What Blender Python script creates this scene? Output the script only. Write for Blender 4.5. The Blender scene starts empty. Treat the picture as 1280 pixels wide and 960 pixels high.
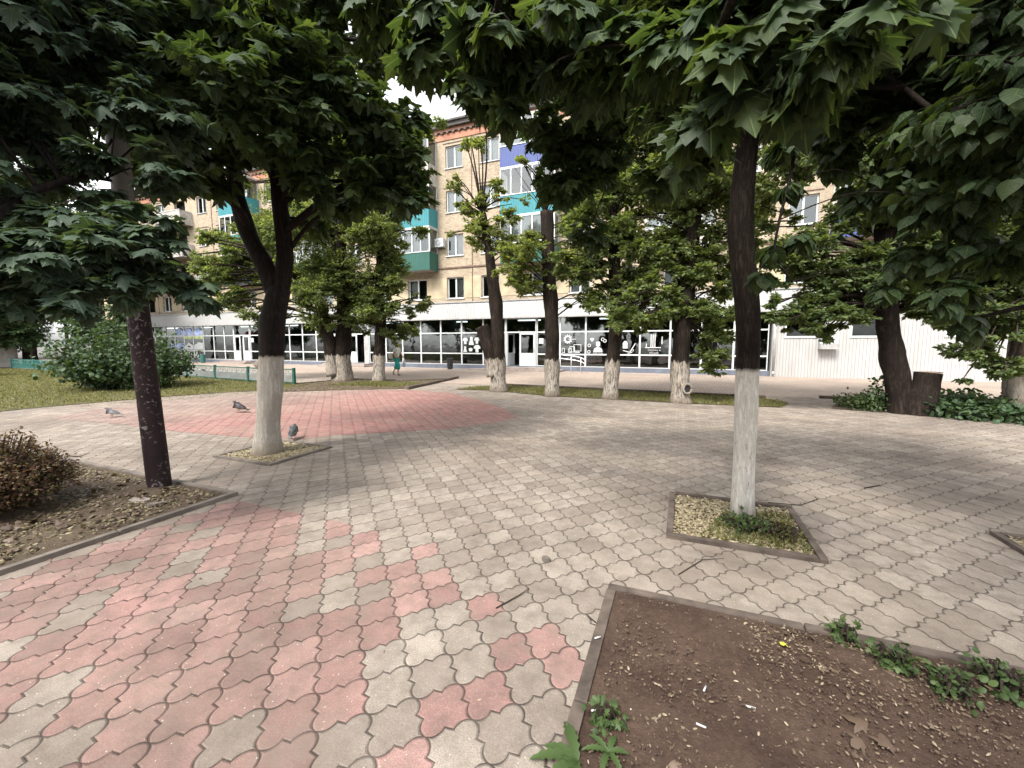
import bpy, bmesh, math, random
import numpy as np
from mathutils import Vector, Matrix
R = math.radians
rng = np.random.default_rng(7)
random.seed(7)
scn = bpy.context.scene
COL = scn.collection

# ---------------------------------------------------------------- camera, sky, sun
CAM_H, FPX = 1.6, 520.0
PITCH = math.atan(50 / FPX)
cd = bpy.data.cameras.new("camera"); cam = bpy.data.objects.new("camera", cd); COL.objects.link(cam)
cd.sensor_width = 36; cd.lens = 36 * FPX / 1280; cd.clip_start = 0.05; cd.clip_end = 1000
cam.location = (0, 0, CAM_H); cam.rotation_euler = (math.pi / 2 - PITCH, 0, 0)
scn.camera = cam
SUN_EL, SUN_AZ = 52, 215          # azimuth: degrees clockwise from +Y (the direction the sun stands in)
w = bpy.data.worlds.new("World"); scn.world = w; w.use_nodes = True
nt = w.node_tree; bg = nt.nodes["Background"]
sky = nt.nodes.new("ShaderNodeTexSky"); sky.sky_type = 'NISHITA'; sky.sun_disc = False
sky.sun_elevation = R(SUN_EL); sky.sun_rotation = R(SUN_AZ)
sky.air_density = 1.0; sky.dust_density = 2.5; sky.ozone_density = 1.0
hs = nt.nodes.new("ShaderNodeHueSaturation"); hs.inputs["Saturation"].default_value = 0.12
nt.links.new(sky.outputs[0], hs.inputs["Color"]); nt.links.new(hs.outputs[0], bg.inputs[0])
bg.inputs[1].default_value = 0.15
sd = bpy.data.lights.new("sun", 'SUN'); sun = bpy.data.objects.new("sun", sd); COL.objects.link(sun)
sd.energy = 1.4; sd.angle = R(14); sd.color = (1, 0.95, 0.87)
sv = Vector((math.sin(R(SUN_AZ)) * math.cos(R(SUN_EL)), math.cos(R(SUN_AZ)) * math.cos(R(SUN_EL)), math.sin(R(SUN_EL))))
sun.rotation_euler = sv.to_track_quat('Z', 'Y').to_euler(); sun.location = (0, 0, 30)
vs = scn.view_settings; vs.view_transform = 'Standard'; vs.look = 'None'; vs.gamma = 1; vs.exposure = 1.88
vs.use_curve_mapping = False
scn.cycles.max_bounces = 6; scn.cycles.transparent_max_bounces = 12; scn.cycles.use_denoising = True

# ---------------------------------------------------------------- frames
# the place has one grid: u runs along the apartment block, v away towards it
TH = R(-22)
UX = (math.cos(TH), math.sin(TH)); VX = (-math.sin(TH), math.cos(TH))
def uv(u, v, z=0.0): return Vector((u * UX[0] + v * VX[0], u * UX[1] + v * VX[1], z))
def ray(x, y):
    y0 = 480 - y
    return Vector((x - 640, FPX * math.cos(PITCH) + y0 * math.sin(PITCH), y0 * math.cos(PITCH) - FPX * math.sin(PITCH)))
def gp(x, y, z=0.0):              # ground point measured off the photograph
    r = ray(x, y); t = (z - CAM_H) / r.z; return Vector((r.x * t, r.y * t, z))
def wp(x, y, d):                  # world point at distance d ahead
    r = ray(x, y); t = d / r.y; return Vector((r.x * t, r.y * t, r.z * t + CAM_H))
V0 = 24.0                         # shop front plane

# ---------------------------------------------------------------- object helpers
def tag(o, label=None, cat=None, group=None, kind=None):
    if label: o["label"] = label
    if cat: o["category"] = cat
    if group: o["group"] = group
    if kind: o["kind"] = kind
    return o
def empty(name, loc=(0, 0, 0), rz=0.0, parent=None):
    o = bpy.data.objects.new(name, None); COL.objects.link(o); o.location = loc; o.rotation_euler = (0, 0, rz)
    o.empty_display_size = 0.1
    if parent: o.parent = parent
    return o
def mobj(name, verts, faces, mat=None, parent=None, smooth=False, loc=None, rz=0.0):
    me = bpy.data.meshes.new(name); me.from_pydata([tuple(v) for v in verts], [], faces); me.validate(); me.update()
    o = bpy.data.objects.new(name, me); COL.objects.link(o)
    if mat: me.materials.append(mat)
    if parent: o.parent = parent
    if loc is not None: o.location = loc
    o.rotation_euler = (0, 0, rz)
    if smooth: me.polygons.foreach_set("use_smooth", [True] * len(me.polygons))
    return o
class MB:
    def __init__(s): s.v = []; s.f = []
    def add(s, v, f):
        n = len(s.v); s.v += [Vector(p) for p in v]; s.f += [tuple(i + n for i in q) for q in f]; return s
    def box(s, x0, x1, y0, y1, z0, z1):
        return s.add([(x0,y0,z0),(x1,y0,z0),(x1,y1,z0),(x0,y1,z0),(x0,y0,z1),(x1,y0,z1),(x1,y1,z1),(x0,y1,z1)],
                     [(0,3,2,1),(4,5,6,7),(0,1,5,4),(1,2,6,5),(2,3,7,6),(3,0,4,7)])
    def bar(s, a, b, w, h=None):      # square bar between two points
        return s.tube([a, b], [w * .7071, w * .7071], 4)
    def tube(s, pts, rad, seg=8, jit=0.0, cap=True, phase=0.785):
        pts = [Vector(p) for p in pts]; n0 = len(s.v); N = len(pts); up = Vector((0.31, 0.17, 0.93)).normalized()
        prev = None
        for i, p in enumerate(pts):
            t = (pts[min(i + 1, N - 1)] - pts[max(i - 1, 0)])
            t = t.normalized() if t.length > 1e-9 else Vector((0, 0, 1))
            if prev is None:
                ref = Vector((0, 1, 0)) if abs(t.z) > .7 else Vector((0, 0, 1))
                a = t.cross(ref).normalized()
            else:
                a = prev - t * prev.dot(t); a = a.normalized() if a.length > 1e-6 else t.orthogonal().normalized()
            prev = a; b = t.cross(a)
            for k in range(seg):
                an = 2 * math.pi * k / seg + phase
                r = rad[i] * (1 + (jit * (random.random() - .5) * 2 if jit else 0))
                s.v.append(p + a * (math.cos(an) * r) + b * (math.sin(an) * r))
        for i in range(N - 1):
            for k in range(seg):
                k2 = (k + 1) % seg
                s.f.append((n0 + i*seg + k, n0 + i*seg + k2, n0 + (i+1)*seg + k2, n0 + (i+1)*seg + k))
        if cap:
            s.f.append(tuple(n0 + k for k in reversed(range(seg)))); s.f.append(tuple(n0 + (N-1)*seg + k for k in range(seg)))
        return s
    def poly(s, pts, z0, z1):         # vertical prism
        n = len(pts); v = [(p[0], p[1], z0) for p in pts] + [(p[0], p[1], z1) for p in pts]
        f = [tuple(reversed(range(n))), tuple(range(n, 2*n))] + [(i, (i+1) % n, n + (i+1) % n, n + i) for i in range(n)]
        return s.add(v, f)
    def build(s, name, mat, parent=None, smooth=False, loc=None, rz=0.0):
        return mobj(name, s.v, s.f, mat, parent, smooth, loc, rz)

# ---------------------------------------------------------------- materials
class X:                              # tiny expression wrapper for shader maths
    def __init__(s, m, sock): s.m = m; s.s = sock
    def _b(s, op, *a):
        n = s.m.nodes.new("ShaderNodeMath"); n.operation = op
        for i, q in enumerate((s,) + a):
            if isinstance(q, X): s.m.links.new(q.s, n.inputs[i])
            else: n.inputs[i].default_value = q
        return X(s.m, n.outputs[0])
    def __add__(s, o): return s._b('ADD', o)
    def __radd__(s, o): return s._b('ADD', o)
    def __sub__(s, o): return s._b('SUBTRACT', o)
    def __mul__(s, o): return s._b('MULTIPLY', o)
    def __rmul__(s, o): return s._b('MULTIPLY', o)
    def lt(s, o): return s._b('LESS_THAN', o)
    def gt(s, o): return s._b('GREATER_THAN', o)
    def f(s, op, *a): return s._b(op, *a)
class Mat:
    def __init__(s, name, rough=.8, spec=.3):
        s.mat = bpy.data.materials.new(name); s.mat.use_nodes = True; s.nt = s.mat.node_tree
        s.nodes = s.nt.nodes; s.links = s.nt.links; s.b = s.nodes["Principled BSDF"]
        s.b.inputs["Roughness"].default_value = rough; s.b.inputs["Specular IOR Level"].default_value = spec
        s.tc = s.nodes.new("ShaderNodeTexCoord")
    def obj(s): return s.tc.outputs["Object"]
    def mapped(s, scale=(1,1,1), rot=(0,0,0), src=None):
        n = s.nodes.new("ShaderNodeMapping"); n.inputs["Scale"].default_value = scale; n.inputs["Rotation"].default_value = rot
        s.links.new(src or s.obj(), n.inputs[0]); return n.outputs[0]
    def noise(s, scale, detail=4, vec=None, rough=.55, col=False):
        n = s.nodes.new("ShaderNodeTexNoise"); n.inputs["Scale"].default_value = scale; n.inputs["Detail"].default_value = detail
        n.inputs["Roughness"].default_value = rough; s.links.new(vec or s.obj(), n.inputs[0])
        return n.outputs["Color"] if col else X(s, n.outputs["Fac"])
    def voro(s, scale, vec=None, feature='F1', out="Distance"):
        n = s.nodes.new("ShaderNodeTexVoronoi"); n.feature = feature; n.inputs["Scale"].default_value = scale
        s.links.new(vec or s.obj(), n.inputs[0]); o = n.outputs[out]; return X(s, o) if out == "Distance" else o
    def xyz(s, vec=None):
        n = s.nodes.new("ShaderNodeSeparateXYZ"); s.links.new(vec or s.obj(), n.inputs[0]); return [X(s, o) for o in n.outputs]
    def comb(s, x, y, z=0.0):
        n = s.nodes.new("ShaderNodeCombineXYZ")
        for i, q in enumerate((x, y, z)):
            if isinstance(q, X): s.links.new(q.s, n.inputs[i])
            else: n.inputs[i].default_value = q
        return n.outputs[0]
    def white(s, vec):
        n = s.nodes.new("ShaderNodeTexWhiteNoise"); s.links.new(vec, n.inputs[0]); return X(s, n.outputs["Value"])
    def mix(s, fac, a, b, mode='MIX'):
        n = s.nodes.new("ShaderNodeMix"); n.data_type = 'RGBA'; n.blend_type = mode; n.clamp_factor = True
        def put(q, i):
            if isinstance(q, X): s.links.new(q.s, i)
            elif isinstance(q, (int, float)): i.default_value = q
            elif isinstance(q, tuple): i.default_value = (q[0], q[1], q[2], 1)
            else: s.links.new(q, i)
        put(fac, n.inputs[0]); put(a, n.inputs[6]); put(b, n.inputs[7]); return n.outputs[2]
    def ramp(s, x, stops):
        n = s.nodes.new("ShaderNodeValToRGB"); s.links.new(x.s if isinstance(x, X) else x, n.inputs[0])
        cr = n.color_ramp
        while len(cr.elements) < len(stops): cr.elements.new(.5)
        for e, (p, c) in zip(cr.elements, stops): e.position = p; e.color = (c[0], c[1], c[2], 1) if isinstance(c, tuple) else (c, c, c, 1)
        return n.outputs[0]
    def rampf(s, x, a, b, lo=0.0, hi=1.0):
        n = s.nodes.new("ShaderNodeMapRange"); s.links.new(x.s, n.inputs[0])
        n.inputs[1].default_value = a; n.inputs[2].default_value = b; n.inputs[3].default_value = lo; n.inputs[4].default_value = hi
        return X(s, n.outputs[0])
    def color(s, c):
        if isinstance(c, tuple): s.b.inputs["Base Color"].default_value = (c[0], c[1], c[2], 1)
        else: s.links.new(c, s.b.inputs["Base Color"])
        return s
    def bump(s, h, strength=.5, dist=.01):
        n = s.nodes.new("ShaderNodeBump"); n.inputs["Strength"].default_value = strength; n.inputs["Distance"].default_value = dist
        s.links.new(h.s if isinstance(h, X) else h, n.inputs["Height"]); s.links.new(n.outputs[0], s.b.inputs["Normal"]); return s
    def island(s):
        n = s.nodes.new("ShaderNodeNewGeometry"); return X(s, n.outputs["Random Per Island"])

def simple(name, c, rough=.7, var=.15, scale=6, spec=.3, bump=.15, metal=0):
    m = Mat(name, rough, spec); n = m.noise(scale, 6)
    d = tuple(q * (1 - var * 1.6) for q in c); l = tuple(min(1, q * (1 + var)) for q in c)
    m.color(m.ramp(n, [(.3, d), (.7, l)])); m.b.inputs["Metallic"].default_value = metal
    if bump: m.bump(m.noise(scale * 12, 4), bump, .004)
    return m.mat

def tile_material(name, near=True, pink=False):
    m = Mat(name, .85, .25)
    x, y, z = m.xyz()
    k = 1 / (math.sqrt(2) * .206)
    cu, cv = -1.349, 1.307
    wob = m.noise(1.3, 2)
    s = (x + y) * k - (cu + cv) * k + .5 + (wob - .5) * .10
    r = (y - x) * k - (cv - cu) * k + .5 + (m.noise(1.1, 2, m.mapped((1, 1, 1), (0, 0, 1))) - .5) * .10
    def lobe(t):
        u_ = t.f('FRACT'); w_ = u_.f('MINIMUM', u_ * -1 + 1.0)
        arc = ((w_ * (1/.42)).f('MINIMUM', 1.0) * math.pi).f('SINE').f('MAXIMUM', 0.0).f('POWER', .75)
        tri = (u_ * (1/.42)).f('MINIMUM', (u_ * -1 + .5) * (1/.08)).f('MAXIMUM', (u_ - 1.0) * (1/.42))
        return tri * .062 - (u_ * -1 + .5).f('SIGN') * arc * .088
    s2 = s - lobe(r); r2 = r - lobe(s)
    cell = m.comb(s2.f('FLOOR'), r2.f('FLOOR'))
    fs, fr = s2.f('FRACT'), r2.f('FRACT')
    e = fs.f('MINIMUM', (fs * -1) + 1.0).f('MINIMUM', fr.f('MINIMUM', (fr * -1) + 1.0))
    rnd = m.white(cell); rnd2 = m.white(m.comb(s2.f('FLOOR') + 31.7, r2.f('FLOOR')))
    grey = m.ramp(rnd, [(0, (.215, .180, .152)), (.45, (.27, .232, .196)), (1, (.345, .302, .256))])
    pinkc = m.ramp(rnd, [(0, (.225, .120, .110)), (.5, (.30, .166, .150)), (1, (.385, .228, .206))])
    if pink: base = m.mix(m.rampf(m.noise(.35, 3), .55, .8, 0, .2).f('MAXIMUM', m.rampf(x, -11.5, -8.5, .7, 0)), m.mix(.55, pinkc, (.40, .155, .14)), grey)
    else:
        xc = (s2.f('FLOOR') - r2.f('FLOOR')) * (.5 / k) + cu; yc = (s2.f('FLOOR') + r2.f('FLOOR')) * (.5 / k) + cv
        prob = m.rampf(xc, -1.5, -1.2, .85, .22) - yc.gt(2.2) * .28 * xc.gt(-3.2)
        mask = y.lt(2.775) * rnd2.lt(prob) * x.lt(-.36)
        base = m.mix(mask, grey, pinkc)
    grit = m.noise(160, 3); base = m.mix(m.rampf(grit, .42, .62, .0, .5), base, (.11, .09, .078))
    g2 = m.noise(75, 4, rough=.7); base = m.mix(m.rampf(g2, .52, .68, .0, .4), base, (.36, .32, .27))
    blot = m.noise(7, 6, rough=.7); base = m.mix(m.rampf(blot, .42, .66, 0, .55), base, (.10, .08, .066))
    st = m.noise(.42, 6, rough=.62); base = m.mix(m.rampf(st, .48, .66, 0, .35 if pink else .6), base, (.085, .064, .052))
    sandk = .45 if pink else 1.0; sand = m.noise(.5, 6, m.mapped((1, 2.6, 1), (0, 0, .5)), .65); base = m.mix(m.rampf(sand, .46, .68, 0, .6) * m.rampf(y, 2.0, 4.5, .25, 1) * sandk, base, (.34, .28, .22))
    wear = m.noise(3.1, 7, rough=.72); base = m.mix(m.rampf(wear, .50, .60, 0, .38), base, (.18, .145, .12))
    chipn = m.noise(24, 5, rough=.75); base = m.mix(m.rampf(chipn - m.rampf(e, 0, .09, .0, .2), .52, .56, 0, .5), base, (.075, .058, .048))
    spk = m.voro(28); base = m.mix(spk.lt(.085) * rnd.gt(.3), base, (.42, .38, .31))
    wid = m.rampf(m.noise(9, 3), .3, .7, .008, .026)
    g = m.rampf(e - wid, -.008, .010, 1, 0)
    base = m.mix(g * m.rampf(m.noise(6, 4), .3, .7, .95, .5), base, (.034, .025, .020))
    m.color(base)
    edge = m.rampf(e, 0.0, .055, 0, 1)
    m.bump(edge * 1.0 + grit * .10 + m.noise(45, 4) * .15 + rnd2 * .10, .75, .010)
    return m.mat

def mat_walk():
    m = Mat("sidewalk_tiles", .85, .25)
    n = m.nodes.new("ShaderNodeTexBrick"); m.links.new(m.mapped((1,1,1), (0,0,.785)), n.inputs[0])
    n.inputs["Scale"].default_value = 1; n.inputs["Brick Width"].default_value = .2; n.inputs["Row Height"].default_value = .1
    n.inputs["Mortar Size"].default_value = .006
    n.inputs["Color1"].default_value = (.31,.25,.205,1); n.inputs["Color2"].default_value = (.37,.30,.25,1); n.inputs["Mortar"].default_value = (.09,.07,.055,1)
    c = m.mix(m.rampf(m.noise(.6, 6), .45, .75, 0, .45), n.outputs[0], (.15,.12,.095)); m.color(c)
    m.bump(m.noise(60, 3), .3, .005); return m.mat

def mat_soil(name, a, b, c, sc=30):
    m = Mat(name, .95, .15); n = m.noise(sc, 8, rough=.7); n2 = m.noise(2.2, 4)
    base = m.mix(m.rampf(n2, .35, .7), m.ramp(n, [(.3, a), (.7, b)]), m.ramp(n, [(.3, b), (.75, c)])); m.color(base)
    m.bump(m.noise(70, 8, rough=.75), .9, .02); return m.mat

def mat_bark(name, dark, light, wash=None, washc=(.56, .53, .49), jag=.08, vs=1.0, wear=.5):
    m = Mat(name, .9, .15); x, y, z = m.xyz()
    v = m.mapped((1, 1, .16))
    r1 = ((m.noise(20 * vs, 6, m.mapped((1, 1, .14)), .6) * 2 - 1.0).f('ABSOLUTE') * -2.2 + 1.0)
    r2 = m.noise(70 * vs, 5, m.mapped((1, 1, .3)), .7); ridg = r1 * .45 + r2 * .65
    col = m.ramp(ridg, [(.28, light), (.75, dark)])
    col = m.mix(m.rampf(m.noise(3, 4), .5, .75, 0, .5), col, tuple(q * .5 for q in dark))
    if wash:
        edge = z + (m.noise(14, 5, m.mapped((1, 1, .12))) - .5) * (jag * 3) + (m.noise(9, 5) - .5) * jag
        on = m.rampf(edge, wash - .02, wash + .02, 1, 0)
        chip = m.rampf(m.noise(30 * vs, 7, m.mapped((1, 1, .22)), .75), .60 - .10 * wear, .66 - .10 * wear, 0, 1)
        wc = m.mix(m.rampf(ridg, .45, .75, 0, .7), washc, tuple(q * .55 for q in washc))
        wc = m.mix(chip * (.35 + .5 * wear), wc, tuple(q * .9 for q in light))
        wc = m.mix(m.rampf(m.noise(3.5, 6), .45, .68, 0, .45), wc, tuple(q * f_ for q, f_ in zip(washc, (.6, .53, .45))))
        wc = m.mix(m.rampf(z + (m.noise(10, 4) - .5) * .15, .0, .22, .85, 0), wc, (.11, .085, .062))
        col = m.mix(on, col, wc)
    m.color(col); m.bump(ridg, -.8, .03); return m.mat

def mat_leaf(name, dark, mid, light, trans=.3, rough=.55, veins=None):
    m = Mat(name, rough, .35); r = m.island()
    c = m.ramp(r, [(0, dark), (.55, mid), (1, light)])
    c = m.mix(m.rampf(m.noise(.9, 3), .35, .65, 0, .45), c, mid)
    if veins:
        m.mat["veins"] = 1; x, y, z = m.xyz(m.tc.outputs["UV"]); ax = x.f('ABSOLUTE'); d = ax
        for dx, dy, oy in veins:
            L = math.hypot(dx, dy); d = d.f('MINIMUM', (ax * (dy/L) - (y - oy) * (dx/L)).f('ABSOLUTE') + ((y - oy) * -3).f('MAXIMUM', 0.0))
        v_ = m.rampf(d, .006, .022, 1, 0); c = m.mix(v_ * .5, c, tuple(min(1, q * 1.9 + .01) for q in light))
        c = m.mix(m.rampf(m.noise(30, 4), .55, .7, 0, .35), c, tuple(q * .6 for q in dark)); m.bump(v_ * -1 + m.noise(55, 2) * .5, .5, .004)
    m.color(c)
    tr = m.nodes.new("ShaderNodeBsdfTranslucent"); mx = m.nodes.new("ShaderNodeMixShader"); mx.inputs[0].default_value = trans
    tc = m.mix(1.0, c, (1.6, 1.5, .6), 'MULTIPLY'); m.links.new(tc, tr.inputs[0])
    out = m.nodes["Material Output"]; m.links.new(m.b.outputs[0], mx.inputs[1]); m.links.new(tr.outputs[0], mx.inputs[2]); m.links.new(mx.outputs[0], out.inputs[0])
    return m.mat

def mat_glass(name, tint=(.5, .55, .55), refl=.10):
    m = Mat(name); nt = m.nt
    t = nt.nodes.new("ShaderNodeBsdfTransparent"); t.inputs[0].default_value = (*tint, 1)
    g = nt.nodes.new("ShaderNodeBsdfGlossy"); g.inputs["Roughness"].default_value = .03; g.inputs[0].default_value = (.9, .95, .95, 1)
    lw = nt.nodes.new("ShaderNodeLayerWeight"); lw.inputs[0].default_value = .35
    a = X(m, lw.outputs["Fresnel"]) + refl
    bp = nt.nodes.new("ShaderNodeBump"); bp.inputs["Strength"].default_value = .12; bp.inputs["Distance"].default_value = .05
    nt.links.new(m.noise(1.1, 2).s, bp.inputs["Height"]); nt.links.new(bp.outputs[0], g.inputs["Normal"])
    mx = nt.nodes.new("ShaderNodeMixShader"); nt.links.new(a.s, mx.inputs[0]); nt.links.new(t.outputs[0], mx.inputs[1]); nt.links.new(g.outputs[0], mx.inputs[2])
    nt.links.new(mx.outputs[0], nt.nodes["Material Output"].inputs[0]); return m.mat

def mat_clad(name, c, pitch=.12, axis=0):
    m = Mat(name, .5, .4); x, y, z = m.xyz()
    t = (x * (1 / pitch)).f('FRACT'); g = t.lt(.16)
    d = m.mix(m.rampf(m.noise(1.2, 6), .4, .8, 0, .35), c, tuple(q * .62 for q in c)); d = m.mix(m.rampf(m.noise(5, 5, m.mapped((1, 1, .12))), .5, .75, 0, .4), d, tuple(q * f_ for q, f_ in zip(c, (.6, .55, .48))))
    m.color(m.mix(g * .7, d, tuple(q * .45 for q in c))); m.bump((t - .5).f('ABSOLUTE').f('MINIMUM', .36), .7, .03); return m.mat

def mat_brick():
    m = Mat("beige_brick", .9, .15); x, y, z = m.xyz()
    n = m.nodes.new("ShaderNodeTexBrick"); m.links.new(m.comb(x, z), n.inputs[0])
    n.inputs["Scale"].default_value = 1; n.inputs["Brick Width"].default_value = .27; n.inputs["Row Height"].default_value = .09
    n.inputs["Mortar Size"].default_value = .011; n.inputs["Bias"].default_value = .1
    n.inputs["Color1"].default_value = (.42,.35,.25,1); n.inputs["Color2"].default_value = (.33,.265,.18,1); n.inputs["Mortar"].default_value = (.26,.23,.19,1)
    sp = m.voro(7, m.comb(x, z * 2.0), out="Color")
    c = m.mix(X(m, sp).gt(.64) * .42, n.outputs[0], (.17, .115, .085))
    c = m.mix(m.rampf(m.noise(.35, 5), .4, .75, 0, .5), c, (.46, .39, .30))
    c = m.mix(m.rampf(m.noise(2.2, 6, m.mapped((1, 1, .1))), .5, .72, 0, .32), c, (.25, .20, .15))
    m.color(c); m.bump(n.outputs["Fac"], -.5, .01); return m.mat

M = {}
M['tile'] = tile_material("wavy_paving_tiles")
M['tile_pink'] = tile_material("pink_paving_tiles", pink=True)
M['walk'] = mat_walk()
M['asphalt'] = simple("asphalt", (.12, .11, .105), .9, .2, 3)
M['soil'] = mat_soil("brown_soil", (.042,.026,.020), (.086,.055,.041), (.145,.10,.075))
M['mulch'] = mat_soil("mulch_soil", (.045,.032,.023), (.095,.070,.05), (.16,.125,.09))
M['lawn'] = mat_soil("lawn_soil", (.05,.052,.02), (.10,.095,.04), (.18,.145,.075), 12)
M['kerb'] = simple("kerb_concrete", (.10, .078, .065), .9, .35, 7, bump=.4)
M['kerbg'] = simple("kerb_grey", (.15, .128, .11), .9, .25, 5, bump=.4)
M['maple'] = mat_leaf("maple_leaf", (.022,.041,.018), (.040,.068,.027), (.078,.112,.040), .4, veins=[(.84,.47,0),(.66,-.02,0)])
M['maple_l'] = mat_leaf("left_maple_leaf", (.027,.046,.031), (.043,.072,.044), (.068,.105,.058), .3, veins=[(.84,.47,0),(.66,-.02,0)])
M['linden'] = mat_leaf("linden_leaf", (.023,.043,.018), (.043,.073,.031), (.078,.112,.046), .42, veins=[(.6,.4,.05),(.6,.4,.3),(.6,.4,.5)])
M['elm'] = mat_leaf("elm_leaf", (.058,.088,.036), (.125,.168,.064), (.25,.29,.12), .55)
M['elm_l'] = mat_leaf("pale_elm_leaf", (.07,.10,.03), (.15,.19,.06), (.27,.30,.11), .5)
M['elm_d'] = mat_leaf("dark_elm_leaf", (.042,.066,.027), (.09,.128,.048), (.18,.22,.085), .45)
M['bush'] = mat_leaf("bush_leaf", (.022,.046,.019), (.045,.083,.034), (.09,.135,.058), .3)
M['weed'] = mat_leaf("weed_leaf", (.03,.055,.018), (.06,.10,.032), (.12,.165,.06), .35)
M['hedge'] = mat_leaf("dry_hedge_leaf", (.07,.038,.028), (.15,.085,.05), (.15,.16,.06), .25)
M['grass'] = mat_leaf("grass_blade", (.06,.075,.022), (.13,.14,.042), (.27,.225,.105), .35)
M['litter'] = mat_leaf("dry_litter", (.06,.042,.026), (.16,.12,.078), (.36,.30,.21), .12)
M['litter_g'] = mat_leaf("greenish_litter", (.05,.042,.022), (.135,.11,.058), (.30,.26,.17), .15)
M['litter_d'] = mat_leaf("brown_dead_leaf", (.04,.025,.018), (.09,.06,.042), (.20,.15,.11), .1)
M['crumb'] = mat_leaf("soil_crumb", (.044,.028,.021), (.09,.059,.044), (.165,.12,.092), .0)
M['chips'] = mat_leaf("pale_chips", (.13,.10,.055), (.30,.25,.155), (.50,.44,.32), .1)
M['bark_a'] = mat_bark("maple_bark", (.010,.0075,.0065), (.036,.027,.022), 1.42, (.42,.385,.34), .03, 1.0, .15)
M['bark_b'] = mat_bark("young_maple_bark", (.010,.0075,.006), (.050,.037,.028), 1.37, (.66,.63,.58), .02, 1.6, .3)
M['bark_r'] = mat_bark("old_poplar_bark", (.012,.0085,.0065), (.055,.040,.030), 1.12, (.40,.36,.31), .14, .8, 1.0)
M['bark_s'] = mat_bark("stump_bark", (.012,.0085,.007), (.045,.033,.026), None, vs=.8)
M['bark_w'] = mat_bark("pale_trunk_bark", (.03,.023,.018), (.10,.075,.06), 1.0, (.30,.27,.23), .2, .6, 1.0)
M['twig'] = simple("twig_bark", (.035, .024, .018), .9, .3, 8, bump=0)
M['wood_cut'] = simple("cut_wood", (.36, .26, .18), .85, .25, 9)
M['white'] = simple("white_frame", (.54, .56, .56), .35, .05, 3, .5, 0)
M['fascia'] = mat_clad("white_fascia_cladding", (.33, .33, .325), .16)
M['wing'] = mat_clad("white_wall_cladding", (.40, .395, .385), .13)
M['plinth'] = simple("blue_grey_plinth", (.13, .145, .18), .7, .15, 2)
M['brick'] = mat_brick()
M['plaster'] = simple("ochre_plaster", (.43, .36, .245), .85, .18, 1.3, bump=.2)
M['orange'] = simple("red_orange_paint", (.36, .17, .11), .85, .2, 2)
M['dentil'] = simple("dark_brick_trim", (.17, .11, .085), .85, .2, 4)
M['roof'] = simple("roof_felt", (.10, .09, .085), .9, .2, 2)
M['gutter'] = simple("drainpipe_grey", (.36, .36, .35), .5, .15, 4)
M['glass'] = mat_glass("shop_glass", (.30, .36, .36), .10)
M['glass_w'] = mat_glass("window_glass", (.62, .66, .66), .05)
M['glass_d'] = mat_glass("dark_glass", (.12, .14, .14), .0)
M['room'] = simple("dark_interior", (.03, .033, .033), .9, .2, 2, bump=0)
M['curtain'] = simple("net_curtain", (.62, .62, .60), .9, .1, 5, bump=0)
M['teal'] = mat_clad("teal_balcony_panel", (.03, .20, .23), .15)
M['green'] = mat_clad("green_balcony_panel", (.02, .095, .072), .15)
M['blue'] = mat_clad("blue_balcony_panel", (.05, .075, .22), .15)
M['grey_b'] = simple("grey_balcony_panel", (.40, .38, .35), .8, .2, 3)
M['slab'] = simple("balcony_slab", (.26, .22, .19), .9, .2, 3)
M['step'] = simple("entrance_step", (.30, .25, .22), .85, .2, 3)
M['greenf'] = simple("green_fence_paint", (.018, .085, .065), .5, .2, 6)
M['tealf'] = simple("teal_fence_paint", (.04, .15, .13), .55, .2, 6)
M['fencew'] = simple("pale_fence_panel", (.26, .28, .27), .6, .12, 3)
M['post'] = None
M['black'] = simple("black_metal", (.03, .03, .032), .5, .2, 6)
M['metal'] = simple("brushed_rail", (.66, .67, .68), .3, .05, 6, .5, 0, .6)
M['red'] = simple("red_fascia", (.62, .03, .045), .5, .1, 3)
M['carw'] = simple("white_car_paint", (.72, .73, .75), .25, .03, 2, .5, 0)
M['carglass'] = simple("car_glass", (.03, .035, .04), .08, .1, 2, .6, 0)
M['rubber'] = simple("tyre_rubber", (.02, .02, .02), .8, .1, 4)
M['sticker'] = simple("white_sticker", (.5, .51, .51), .5, .04, 4, bump=0)
M['sticker_b'] = simple("pale_blue_print", (.34, .42, .66), .5, .4, 2.2, bump=0)
M['sticker_y'] = simple("lime_print", (.42, .50, .22), .5, .4, 2.2, bump=0)
lt = Mat("tube_light"); lt.b.inputs["Emission Color"].default_value = (1, 1, .97, 1); lt.b.inputs["Emission Strength"].default_value = 1.6; M['tube'] = lt.mat

pm = Mat("maroon_post_paint", .6, .2); x, y, z = pm.xyz()
chip = pm.rampf(pm.noise(22, 6, rough=.7), .57, .59, 0, 1) * pm.rampf(pm.noise(3.2, 2), .46, .53, 0, 1)
chip2 = pm.rampf(pm.noise(16, 4, rough=.7) , .62, .64) * pm.rampf(z, .05, .5, .9, 0)
c = pm.mix(pm.rampf(pm.noise(4, 5), .4, .7), (.014, .0075, .0085), (.026, .014, .015))
c = pm.mix(chip, c, (.16, .14, .14)); c = pm.mix(chip2, c, (.012, .011, .011))
c = pm.mix(pm.rampf(z, 2.55, 2.57), c, (.20, .195, .19)); pm.color(c); pm.bump(chip + pm.noise(14, 4) * .5, .35, .004); M['post'] = pm.mat

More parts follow.
